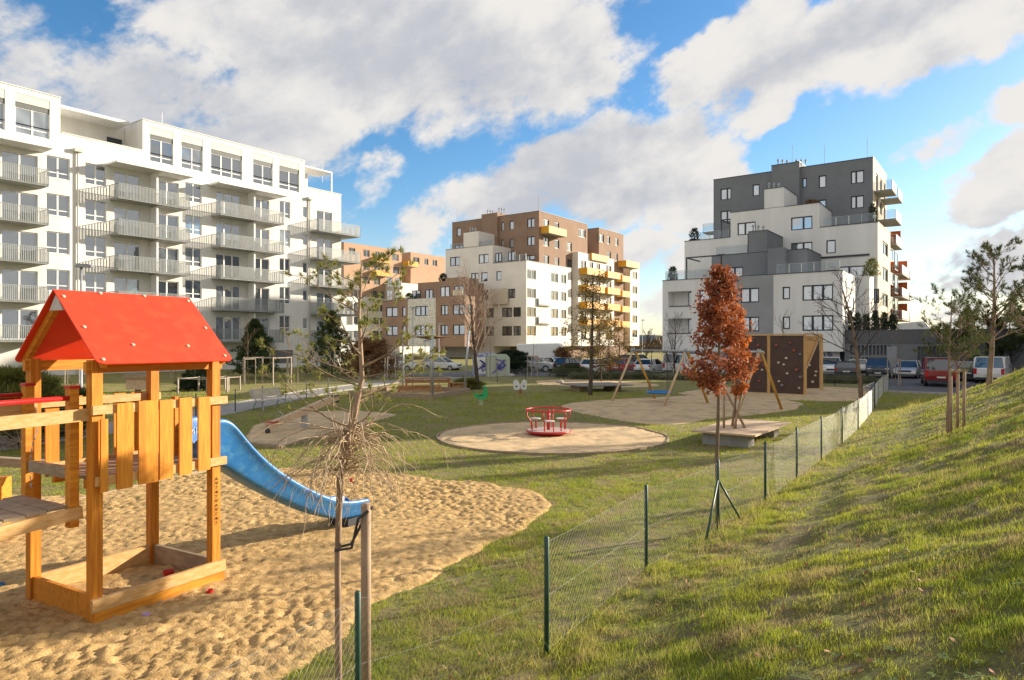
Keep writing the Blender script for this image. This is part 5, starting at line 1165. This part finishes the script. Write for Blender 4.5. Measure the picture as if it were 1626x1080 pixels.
# stones
for i, (px, py, r_) in enumerate(((880,  622*1.0, .0), (889, 609, .26), (800, 598, .35), (812, 599, .3), (1377, 617, .2))):
    if r_: x_, y_, _ = G(px, py); m_ = MB().blob((x_, y_, r_*.4), r_, 10, 7, (1.2,.9,.7)); o_ = m_.build('boulder', M('stone', (.42,.38,.33), (.30,.27,.24), .9, 3), None, True, org=(x_, y_, 0)); tag(o_, ('', 'pale rounded stone on the sand left of the dark deck', 'grey rounded stone by the graffiti boxes, the left one', 'grey rounded stone by the graffiti boxes, the right one', 'pale stone at the bent end of the wire fence')[i], 'stone')
# little wooden house on post
x_, y_ = at(219, 20); t = wthing('insect_house', 'small wooden box with gabled roof on a post behind the tower', 'insect house', (x_, y_, 0))
MB().box(x_-.06, x_+.06, y_-.06, y_+.06, 0, 1.65).build('post', wood_g, t); MB().box(x_-.27, x_+.27, y_-.15, y_+.15, 1.65, 1.98).build('box', wood_p, t); MB().prism([(-.38,0),(.38,0),(.28,.12),(-.28,.12)], (x_, y_-.22, 1.98), (1,0,0), (0,0,1), (0,1,0), .44).build('roof', wood_g, t)
# ---------------------------------------------------------------- lamps
def lamp(px, Y, H, lab, z=0, dbl=False):
    x_, y_ = at(px, Y); t = wthing('street_lamp', lab, 'street lamp', (x_, y_, z), 'street lamps')
    MB().tube([(x_, y_, z-.1), (x_, y_, z+1.0), (x_, y_, z+1.02), (x_, y_, z+H)], [.07,.07,.05,.04], 10).build('pole', steel, t, True)
    MB().prism([(-.3,0),(.32,0),(.36,.06),(.2,.13),(-.2,.13),(-.32,.05)], (x_+.12, y_-.12, z+H), (1,0,0), (0,0,1), (0,1,0), .24).build('lamp_head', M('lamp_head', (.34,.36,.40), None, .5), t)
lamp(129, 27, 6.0, 'street lamp with grey pole rising behind the red roof'); lamp(655.5, 59, 6.0, 'street lamp left of the shade sail in front of the pale brick wall'); lamp(697, 85, 5.4, 'street lamp in front of the brown wall right of the shade sail')
lamp(1343, 66, 6.4, 'street lamp by the corner of the grey garage building'); lamp(1020, 120, 7.0, 'distant street lamp between the two apartment buildings'); lamp(675, 70, 3.2, 'thin pale short pole lamp behind the shade sail'); lamp(923, 70, 4.6, 'street lamp left of the larch trunk'); lamp(1075, 118, 6.8, 'distant street lamp in front of the far treeline')
# ---------------------------------------------------------------- wire fences
def fence(name, label, P, H, sp, mesh, posts=None, zf=None, brace=(), pm=dark_post, wr=.0009, hang=1.0, wmat=None):
    """P: polyline [(x,y)]; posts every sp"""
    zf = zf or tz1; t = wthing(name, label, 'fence', (P[0][0], P[0][1], 0)); C_ = []
    if posts: C_ = posts
    else:
        for a, b in zip(P[:-1], P[1:]):
            L = math.dist(a, b); n = max(1, round(L/sp))
            for i in range(n): C_.append((a[0]+(b[0]-a[0])*i/n, a[1]+(b[1]-a[1])*i/n))
        C_.append(P[-1])
    for i, (x_, y_) in enumerate(C_):
        z = zf(x_, y_); MB().tube([(x_, y_, z-.2), (x_, y_, z+H), (x_, y_, z+H+.012)], [.024,.024,.012], 10).build('post', pm, t, True)
    for i in brace:
        x_, y_ = C_[i]; 
        for s in (-1, 1):
            j = i+s; d = (Vector(C_[j])-Vector(C_[i])).normalized(); q = (x_+d.x*.75+d.y*.12*s, y_+d.y*.75-d.x*.12*s); MB().tube([(x_, y_, zf(x_, y_)+H*.72), (q[0], q[1], zf(*q)-.05)], .017, 8).build('brace', pm, t, True)
    w = MB(); cell = mesh
    for (a, b) in zip(C_[:-1], C_[1:]):
        L = math.dist(a, b); za, zb_ = zf(*a), zf(*b); Hm = H*.93; n = int(L/cell)+1; sag = random.Random(int(a[0]*100)).uniform(.0, .10)*hang
        def Q(s, h):
            s = min(max(s, 0), 1); zz = za+(zb_-za)*s; return (a[0]+(b[0]-a[0])*s, a[1]+(b[1]-a[1])*s, zz+.03+h*(Hm-sag*4*s*(1-s)))
        k = Hm/cell
        for i in range(-int(k)-1, n+1):
            for dr_ in (1, -1):
                s0, s1 = i*cell/L, (i+k)*cell/L; h0, h1 = (0, 1) if dr_ > 0 else (1, 0)
                c0_, c1_ = max(s0, 0), min(s1, 1)
                if c1_ <= c0_: continue
                f0 = (c0_-s0)/(s1-s0); f1 = (c1_-s0)/(s1-s0); hh0 = h0+(h1-h0)*f0; hh1 = h0+(h1-h0)*f1
                w.tube([Q(c0_, hh0), Q((c0_+c1_)/2, (hh0+hh1)/2), Q(c1_, hh1)], wr, 3, cap=False)
        for h in (0.0, .5, 1.0): w.tube([Q(s/6, h) for s in range(7)], wr*1.3, 3, cap=False)
    w.build('wire_mesh', wmat or wire_m, t); return t
def fl_(v, u): return F2W(v, u)
pc = [fl_(-3.45,-1.0), fl_(-3.45,1.5)]
posts = pc+[(at(568, 5.15)), at(868, 6.34), at(1026, 8.85), at(1140, 10.65), at(1215, 12.45), at(1265, 14.6), at(1304, 17.0), at(1337, 20.0), at(1362, 23.5), at(1378, 27.5), at(1388, 31.5)]
fence('wire_fence', 'sagging wire mesh fence with dark green posts running along the foot of the slope', posts, 1.08, 2.5, .075, posts=posts, brace=(5,), pm=green_post)
posts = [at(1389, 31.6), at(1394, 35.5), at(1402, 40), at(1411, 44.5)]
fence('wire_fence', 'dark far end of the wire fence beside the bare round tree', posts, 1.1, 2.5, .08, posts=posts, wr=.0014)
fence('wire_fence', 'low wire fence with dark posts along the car park behind the climbing wall', [at(1411,44.6), (25.2,46.6), (22.7,48.0), (15,52), (10.6,56.5), (1.1,56), (-3.4,50.5)], 1.0, 3.2, .16, [], wr=.0018)
fence('wire_fence', 'low wire fence with dark posts between the path and the play area', [(-3.6,50.3), (-8.4,45), (-10.5,39), (-11.0,36.5), (-12.0,29.6), (-13.6,22), (-15.6,12)], 1.0, 2.6, .12, [], wr=.0014)
# wooden rail cages on the lawn
def cage(px, Y, w, d, h, lab, z=0):
    x_, y_ = at(px, Y); t = thing('tree_cage', lab, 'tree guard', (x_, y_, z), R(-20), 'pale timber cages around saplings'); P_ = [(-w/2,-d/2),(w/2,-d/2),(w/2,d/2),(-w/2,d/2)]
    for q in P_: MB().box(q[0]-.04, q[0]+.04, q[1]-.04, q[1]+.04, -.1, h).build('post', MATS['stake_pale'], t)
    for a, b in zip(P_, P_[1:]+P_[:1]): MB().bar((a[0], a[1], h-.06), (b[0], b[1], h-.06), .03, .05).build('rail', MATS['stake_pale'], t)
cage(322, 41, 2.2, 1.6, .95, 'low pale timber cage around the low dark spruce'); cage(425, 50, 2.6, 2.0, 2.0, 'tall pale timber cage right of the dense dark conifer'); cage(360, 43.5, 1.2, 1.0, .9, 'small pale timber cage right of the low dark spruce')
# ---------------------------------------------------------------- cars
tail = M('tail_light', (.45,.01,.01), None, .3); headl = M('head_light', (.65,.67,.70), None, .15); plate = M('number_plate', (.65,.65,.62), None, .5); cglass = glass_mat('car_glass', (.012,.014,.016), .10, (.03,.035,.04))
def paint(n, c, met=.0):
    if n in MATS: return MATS[n]
    m = M(n, c, tuple(x*.93 for x in c), .28, 3, metal=met); m.node_tree.nodes['Principled BSDF'].inputs['Coat Weight'].default_value = .6; return m
CAR = {'hatch': dict(L=4.2, W=.88, low=[(-2.08,.32),(-2.12,.62),(-2.05,.98),(-1.2,1.0),(.75,.95),(1.75,.80),(2.05,.66),(2.1,.42),(2.0,.28)], g=[(-2.0,.97),(-1.62,1.40),(-1.3,1.46),(.1,1.46),(.95,.94)], ro=.64, wh=.31),
       'suv': dict(L=4.6, W=.93, low=[(-2.28,.38),(-2.32,.75),(-2.24,1.12),(-1.2,1.13),(1.0,1.08),(2.05,.98),(2.28,.80),(2.32,.48),(2.2,.34)], g=[(-2.2,1.10),(-1.95,1.60),(-1.5,1.68),(.15,1.67),(1.05,1.07)], ro=.70, wh=.36),
       'van': dict(L=5.0, W=.96, low=[(-2.48,.35),(-2.52,.75),(-2.50,1.18),(-1.2,1.18),(1.35,1.15),(2.2,.98),(2.48,.75),(2.5,.42),(2.35,.30)], g=[(-2.47,1.15),(-2.38,1.88),(-2.2,1.96),(.75,1.95),(1.65,1.12)], ro=.82, wh=.34)}
def car(kind, col, loc, rot, lab, white_van=False):
    K_ = CAR[kind]; t = thing('parked_car' if kind != 'van' else 'parked_van', lab, 'car' if kind != 'van' else 'van', loc, rot, 'parked cars and vans'); W = K_['W']
    b = MB().prism(K_['low'], (0, W, 0), (1,0,0), (0,0,1), (0,-1,0), 2*W); bo = b.build('body', col, t); bv = bo.modifiers.new('b', 'BEVEL'); bv.width = .09; bv.segments = 3
    g_ = K_['g']; m_ = MB(); n = len(g_); zt_ = max(q[1] for q in g_); zb_ = g_[0][1]
    for s in (1, -1):
        for (x_, z_) in g_: f = (z_-zb_)/(zt_-zb_); f = max(0, f); m_.v.append((x_, s*(W-.03+(K_['ro']-W+.03)*f), z_))
    m_.f = [tuple(range(n)), tuple(range(2*n-1, n-1, -1))]+[(i, n+i, n+(i+1) % n, (i+1) % n) for i in range(n)]
    m_.build('windows', cglass, t)
    rf = MB(); ro = K_['ro']
    xs_ = [q for q in g_ if q[1] > zt_-.1]; x0_, x1_ = xs_[0][0], xs_[-1][0]; rf.box(x0_-.02, x1_+.03, -ro-.01, ro+.01, zt_-.05, zt_+.02)
    for s in (1, -1):
        for (xa, za, xb, zb2) in ((g_[0][0], g_[0][1], x0_, zt_), (x1_, zt_, g_[-1][0], g_[-1][1]), ((x0_+x1_)/2-.2, zb_, (x0_+x1_)/2-.15, zt_), (x0_+.35, zb_, x0_+.3, zt_)):
            ya = s*(W-.02+(ro-W+.03)*max(0, (za-zb_)/(zt_-zb_))); yb = s*(W-.02+(ro-W+.03)*max(0, (zb2-zb_)/(zt_-zb_))); rf.bar((xa, ya, za), (xb, yb, zb2), .06, .09)
    if white_van: rf.box(-2.3, .5, -W+.0, W-.0, 1.15, 1.9)
    r_ = rf.build('roof', col, t); bv = r_.modifiers.new('b', 'BEVEL'); bv.width = .015
    L2 = max(q[0] for q in K_['low']); l2 = -min(q[0] for q in K_['low'])
    for x_ in (L2-.75, -l2+.75):
        for s in (1, -1):
            w_ = MB().tube([(x_, s*(W-.2), K_['wh']), (x_, s*(W+.012), K_['wh'])], K_['wh'], 20).build('wheel', rubber, t); MB().tube([(x_, s*(W+.013), K_['wh']), (x_, s*(W+.02), K_['wh'])], K_['wh']*.62, 14).build('rim', steel, w_)
    zb3 = K_['low'][2][1]
    for s in (1, -1):
        h_ = .42 if kind == 'van' else .17
        MB().box(-l2-.015, -l2+.15, s*(W-.12)-.10, s*(W-.12)+.10, zb3-.06-h_, zb3-.06).build('tail_light', tail, t); MB().box(L2-.35, L2-.06, s*(W-.25)-.16, s*(W-.25)+.16, .66*zb3, .66*zb3+.14).build('headlight', headl, t)
    MB().box(-l2-.03, -l2+.02, -.26, .26, .60, .71).build('number_plate', plate, t); MB().box(L2-.02, L2+.02, -.26, .26, .42, .53).build('number_plate', plate, t); MB().box(L2-.06, L2+.008, -.5, .5, .56, .70).build('grille', dk_plastic, t)
    MB().box(-l2-.02, -l2+.2, -W+.1, W-.1, .28, .46).build('bumper', dk_plastic, t)
    return t
wp, bp_, sp_, rp2, dr_p = paint('paint_white', (.74,.75,.76)), paint('paint_black', (.02,.022,.026)), paint('paint_silver', (.50,.52,.54), .3), paint('paint_red', (.36,.015,.015)), paint('paint_wine', (.22,.01,.015))
def cat_(px, Y): x_, y_ = at(px, Y); return (x_, y_, .02)
# heading = angle of the front
car('van', dr_p, cat_(1490, 48.5), R(62), 'dark red people carrier seen from behind at the end of the slope')
car('van', wp, cat_(1578, 52), R(48), 'white van with red tail light right of the tall pine trunk', True)
car('hatch', sp_, cat_(1442, 59), R(-128), 'silver car facing the camera left of the dark red people carrier')
car('suv', bp_, cat_(1394, 59.5), R(-118), 'black car with chrome nose facing the camera')
car('hatch', bp_, cat_(1343, 58), R(65), 'dark hatchback seen from behind beside the climbing wall')
car('suv', bp_, cat_(1533, 55), R(60), 'black car between the red people carrier and the white van')
car('hatch', wp, cat_(1364, 66), R(60), 'white car behind the bare round tree')
car('hatch', sp_, cat_(1462, 69), R(-120), 'pale grey car in front of the garage slots')
car('van', wp, cat_(1118, 62), R(15), 'white van behind the russet tree crown', True)
car('van', wp, cat_(1070, 66), R(75), 'white people carrier with a dark rear window behind the swing beam')
car('hatch', wp, cat_(1034, 66), R(55), 'white hatchback with red tail lights left of the white people carrier')
car('hatch', rp2, cat_(991, 67), R(58), 'red hatchback behind the yellow swing leg')
car('hatch', wp, cat_(951, 66.5), R(50), 'white car left of the red hatchback')
car('suv', bp_, cat_(1012, 78), R(40), 'dark car in the rear row behind the white hatchback')
car('hatch', wp, cat_(881, 73), R(-40), 'white saloon in front of the camper van')
car('suv', sp_, cat_(846, 71), R(-15), 'silver car behind the staked sapling left of the white saloon')
car('van', wp, cat_(626, 72), R(-10), 'white van parked under the brown wall left of the street lamp', True)
car('hatch', wp, cat_(702, 74), R(-20), 'white car behind the shade sail poles')
car('hatch', bp_, cat_(912, 71), R(35), 'black car behind the leafy bush near the larch trunk')
car('hatch', sp_, cat_(970, 74), R(-150), 'grey car in the rear row behind the red hatchback')
car('suv', wp, cat_(1318, 63), R(-110), 'white car partly behind the climbing wall')
car('hatch', bp_, cat_(1417, 67), R(-120), 'dark car in the rear row behind the silver car')
# camper van
t = thing('camper_van', 'large white camper van with a slanting windscreen parked under the white building', 'camper van', cat_(866, 84), R(-12), 'parked cars and vans')
b = MB().prism([(-3.4,.4),(-3.4,2.9),(1.8,3.0),(2.2,2.6),(2.9,1.5),(3.5,1.2),(3.6,.4)], (0,1.05,0), (1,0,0), (0,0,1), (0,-1,0), 2.1).build('body', wp, t); b.modifiers.new('b', 'BEVEL').width = .12
MB().prism([(2.22,2.35),(2.82,1.55),(1.9,1.5),(1.7,2.3)], (0,1.065,0), (1,0,0), (0,0,1), (0,-1,0), 2.13).build('side_window', cglass, t); MB().prism([(2.25,2.52),(2.89,1.56),(2.93,1.58),(2.29,2.55)], (0,.9,0), (1,0,0), (0,0,1), (0,-1,0), 1.8).build('windscreen', cglass, t)
for x_ in (-2.2, 2.5):
    for s in (1, -1): MB().tube([(x_, s*.8, .38), (x_, s*1.07, .38)], .38, 18).build('wheel', rubber, t)
for s in (1, -1): MB().box(3.4, 3.63, s*.8-.15, s*.8+.15, .85, 1.1).build('headlight', headl, t)
# graffiti boxes
for (nm, lab, px, Y, w, h, cm, sd) in (('graffiti_box', 'rounded blue graffiti covered cabinet right of the tall bare tree', 772, 62, 2.2, 2.1, M('cab_blue', (.16,.20,.42), (.50,.52,.62), .7, 3, lo=.45, hi=.55), 1), ('graffiti_box', 'pale green doored cabinet with blue graffiti beside the blue one', 792, 61, 2.0, 2.0, M('cab_green', (.40,.50,.40), (.45,.50,.42), .7, 3), 2)):
    x_, y_ = at(px, Y); t = thing(nm, lab, 'cabinet', (x_, y_, 0), R(8)); MB().prism([(-w/2,0),(w/2,0),(w/2,h*.85),(w*.36,h),(-w*.36,h),(-w/2,h*.85)], (0,0,0), (1,0,0), (0,0,1), (0,1,0), 1.6).build('body', cm, t)
    MB().box(-w/2+.25, w/2-.25, -.03, -.004, .2, h*.82).build('door', render_w2 if sd == 1 else M('door_pale_green', (.42,.46,.38), None, .7), t); rg = random.Random(sd); g_ = MB()
    a, z_ = 0, h*.5
    for i in range(22): a2 = rg.uniform(-w/2+.3, w/2-.3); z2 = rg.uniform(.3, h*.8); a2 = a+max(-.6, min(.6, a2-a)); z2 = z_+max(-.5, min(.5, z2-z_)); g_.bar((a, -.045, z_), (a2, -.045, z2), .01, .12); a, z_ = a2, z2
    g_.build('graffiti', gr_b, t)
# podium conifers and terrace plants
def plant(px, U, z, h, w, lab, m_=pine_m, sd=1):
    v_ = Vp(px, U); x_, y_ = F2W(v_, U); rs = np.random.RandomState(sd+int(px)); k = 220; hh = rs.uniform(0, 1, k); a = rs.uniform(0, 6.28, k); r_ = w*np.sqrt(1-hh**2*.9)*rs.uniform(.3, 1, k)
    tips = [(Vector((x_+r_[i]*math.cos(a[i]), y_+r_[i]*math.sin(a[i]), z+hh[i]*h)), Vector((math.cos(a[i])*.5, math.sin(a[i])*.5, .8)), None) for i in range(k)]
    t = wthing('potted_plant', lab, 'plant', (x_, y_, z)); npmesh('leaves', needles(tips, random.Random(sd), 5, .3, .035, .3, .5), 3, m_, t, (x_, y_, z)); MB().lathe([(.001,0),(.22,0),(.28,.4),(.001,.4)], (x_, y_, z), 10).build('pot', dk_plastic, t)
plant(1384, 80.4, 10.1, 1.8, .9, 'yellow green shrub on the terrace at the right of the white wall', pine_y); plant(1068, 72.3, 9.9, 1.6, .6, 'dark plant on the lowest left terrace of the grey and white building', fir_m)
plant(1103, 84.4, 15.95, 1.7, .8, 'dark plant on the upper left terrace of the grey and white building', fir_m); plant(1289, 86, 18.95, .9, 1.3, 'low spreading plant on the highest white terrace', brown_l)
plant(1386, 84.2, 16.15, 2.2, .5, 'dark slim plant at the corner of the sunny terrace', fir_m)
for i, px in enumerate((1349, 1361, 1376, 1390, 1404, 1418)): plant(px, 74, 4.2, 1.9-.2*(i % 3), .45, 'small dark conifer on the garage roof, number %s from the left' % ('one','two','three','four','five','six')[i], fir_m, i)
plant(650, 80, 9.8, 1.3, .9, 'green plant on the brown terrace left of the pale brick wall', pine_m); plant(704, 82, 12.9, 1.2, .8, 'dark plant on the brown terrace above the pale brick wall', fir_m)
# parapet handrails: far treeline
rs = np.random.RandomState(8); k = 5200; a = R(-8)+rs.uniform(0, 1, k)*R(60); D = rs.uniform(170, 330, k); xx = D*np.sin(a); yy = D*np.cos(a)
tips = [(Vector((xx[i], yy[i], rs.uniform(0, 5.2)*(.75+.35*math.sin(a[i]*60)))), Vector((0,0,1)), None) for i in range(k)]
o_ = npmesh('far_treeline', needles(tips, random.Random(4), 7, 2.6, .28, .3, .8), 3, M('far_wood', (.22,.14,.09), (.12,.10,.06), .95, .03, island=.5)); o_['kind'] = 'stuff'; o_['label'] = 'brown leafless treeline on the horizon between the buildings'
# hedge band on the bank in front of the car park
k = 6000; xx = rs.uniform(5, 27, k); yy = 58.2-.42*(np.maximum(xx-10, 0))+rs.uniform(-1.6, 1.2, k); tips = [(Vector((xx[i], yy[i], rs.uniform(0, .35))), Vector((0,0,1)), None) for i in range(k)]
o_ = npmesh('bank_grass', needles(tips, random.Random(5), 6, .38, .03, .3, .6), 3, M('bank_green', (.07,.10,.03), (.12,.11,.045), .9, .5, island=.5)); o_['kind'] = 'stuff'; o_['label'] = 'rough green grass bank in front of the parked cars'
# trees outside the frame on the slope (their shade falls across the near grass)
for i, (px_, Y, H) in enumerate(((16.5, 8.0, 5.6),)):
    z_ = tz1(px_, Y); tree('pine_tree', ('pine outside the right edge nearest the camera', 'tall pine outside the right edge above the shaded grass', 'pine outside the right edge farther up the slope', 'small pine outside the right edge beside the camera')[i], (px_, Y, z_), H, .1, dict(PIN, n=(22,7,3), lr=(.40,.42,.4)), 70+i, bark_p, 3, pinef(9, .22, .016), pine_m)
# ---------------------------------------------------------------- grass blades, tufts and fallen leaves
def sandmask(x, y):
    m = np.zeros(x.shape, bool)
    rj = np.random.RandomState(3); x = x+rj.normal(0, .11, x.shape); y = y+rj.normal(0, .11, y.shape)
    for P in sands+[pathpoly, np.array(road)]: m |= inside(P, x, y)
    return m
def blades(name, n, y0, y1, tr, hmin, hmax, w0, mat, label, seed, filt=None, lean=.5):
    rs = np.random.RandomState(seed); Y = y0+(y1-y0)*rs.uniform(0, 1, n)**1.25; X_ = Y*rs.uniform(tr[0], tr[1], n); ok = ~sandmask(X_, Y)
    d = vnoise(X_, Y, .8, 21)*.35+vnoise(X_, Y, 3.1, 22)*.3+vnoise(X_, Y, 9., 23)*.35; v, u = W2F(X_, Y); ok &= rs.uniform(0, 1, n) < np.clip((d-.30)*3.2, .10, 1)
    ok &= rs.uniform(0, 1, n) < 1-.75*np.exp(-((v+2.5+.25*np.sin(u*.5))/.30)**2)
    if filt is not None: ok &= filt(X_, Y, v, u, rs)
    X_, Y, d = X_[ok], Y[ok], d[ok]; m = len(X_); Z_ = tz(X_, Y)-.01
    h = (hmin+(hmax-hmin)*rs.uniform(0, 1, m)**2)*(.25+1.5*d)*(1+Y/30); a = rs.uniform(0, 6.283, m); w = w0*(1+Y/9)*rs.uniform(.7, 1.3, m)
    dx, dy = np.cos(a), np.sin(a); b = rs.uniform(0, 6.283, m); ln = rs.uniform(.1, lean, m)*h*1.4
    P0 = np.stack([X_-dx*w, Y-dy*w, Z_], 1); P1 = np.stack([X_+dx*w, Y+dy*w, Z_], 1); T = np.stack([X_+np.cos(b)*ln, Y+np.sin(b)*ln, Z_+h], 1)
    o = npmesh(name, np.stack([P0, P1, T], 1).reshape(-1, 3), 3, mat); o['kind'] = 'stuff'; o['label'] = label; return o
gm1 = M('grass_blades', (.17,.25,.02), (.50,.50,.06), .7, .5, island=.55, trans=.40, c3=(.42,.33,.15), s3=1.7)
gm2 = M('grass_straw', (.60,.50,.16), (.40,.40,.08), .8, .8, island=.6, trans=.40)
blades('grass_blades', 1000000, 2.3, 15, (-.85, 1.05), .018, .058, .0021, gm1, 'short green lawn grass in the foreground', 1)
blades('grass_blades', 380000, 15, 42, (-.8, 1.0), .02, .05, .003, gm1, 'short lawn grass around the play equipment', 2)
blades('long_grass', 160000, 2.3, 34, (-.7, .95), .06, .16, .0020, gm2, 'long yellow grass along the foot of the wire fence and slope', 3, lambda x, y, v, u, rs: (rs.uniform(0, 1, x.shape) < np.exp(-((v+3.5)/.28)**2)*.9+.05*(v > -3.6)*(vnoise(x, y, 1.3, 31) > .55)+.008), .7)
rs = np.random.RandomState(17); n = 2200; Y = 2.6+rs.uniform(0, 1, n)**1.6*38; X_ = Y*rs.uniform(-.5, .9, n); ok = ~sandmask(X_, Y); X_, Y = X_[ok], Y[ok]; Z_ = tz(X_, Y)+.02
tips = [(Vector((float(a), float(b), float(c))), None, None) for a, b, c in zip(X_, Y, Z_)]
o_ = npmesh('fallen_leaves', leafquads(tips, random.Random(2), 1, .004, .026, elong=1.0), 4, M('fallen_leaf', (.45,.30,.16), (.30,.10,.04), .8, 2, island=.8)); o_['kind'] = 'stuff'; o_['label'] = 'scattered brown fallen leaves on the grass'

rs = np.random.RandomState(23); n = 2200; Y = 2.5+rs.uniform(0, 1, n)**1.5*16; X_ = Y*rs.uniform(-.6, .95, n); ok = ~sandmask(X_, Y) & (vnoise(X_, Y, 1.1, 41) > .5); X_, Y = X_[ok], Y[ok]; Z_ = tz(X_, Y)+.025
c = np.repeat(np.stack([X_, Y, Z_], 1), 5, 0); m = len(c); a = np.tile(np.arange(5)*1.2566, m//5)+rs.uniform(0, .8, m); L = rs.uniform(.02, .05, m); d = np.stack([np.cos(a), np.sin(a), np.full(m, .25)], 1); sd2 = np.stack([-np.sin(a), np.cos(a), np.zeros(m)], 1)
V = np.stack([c, c+d*(L*.6)[:,None]+sd2*(L*.2)[:,None], c+d*L[:,None]*[1,1,.3], c+d*(L*.6)[:,None]-sd2*(L*.2)[:,None]], 1)
o_ = npmesh('lawn_weeds', V.reshape(-1, 3), 4, M('weed_leaf', (.07,.13,.02), (.14,.19,.03), .9, 3, island=.7, trans=.2)); o_['kind'] = 'stuff'; o_['label'] = 'flat green weed rosettes among the grass'
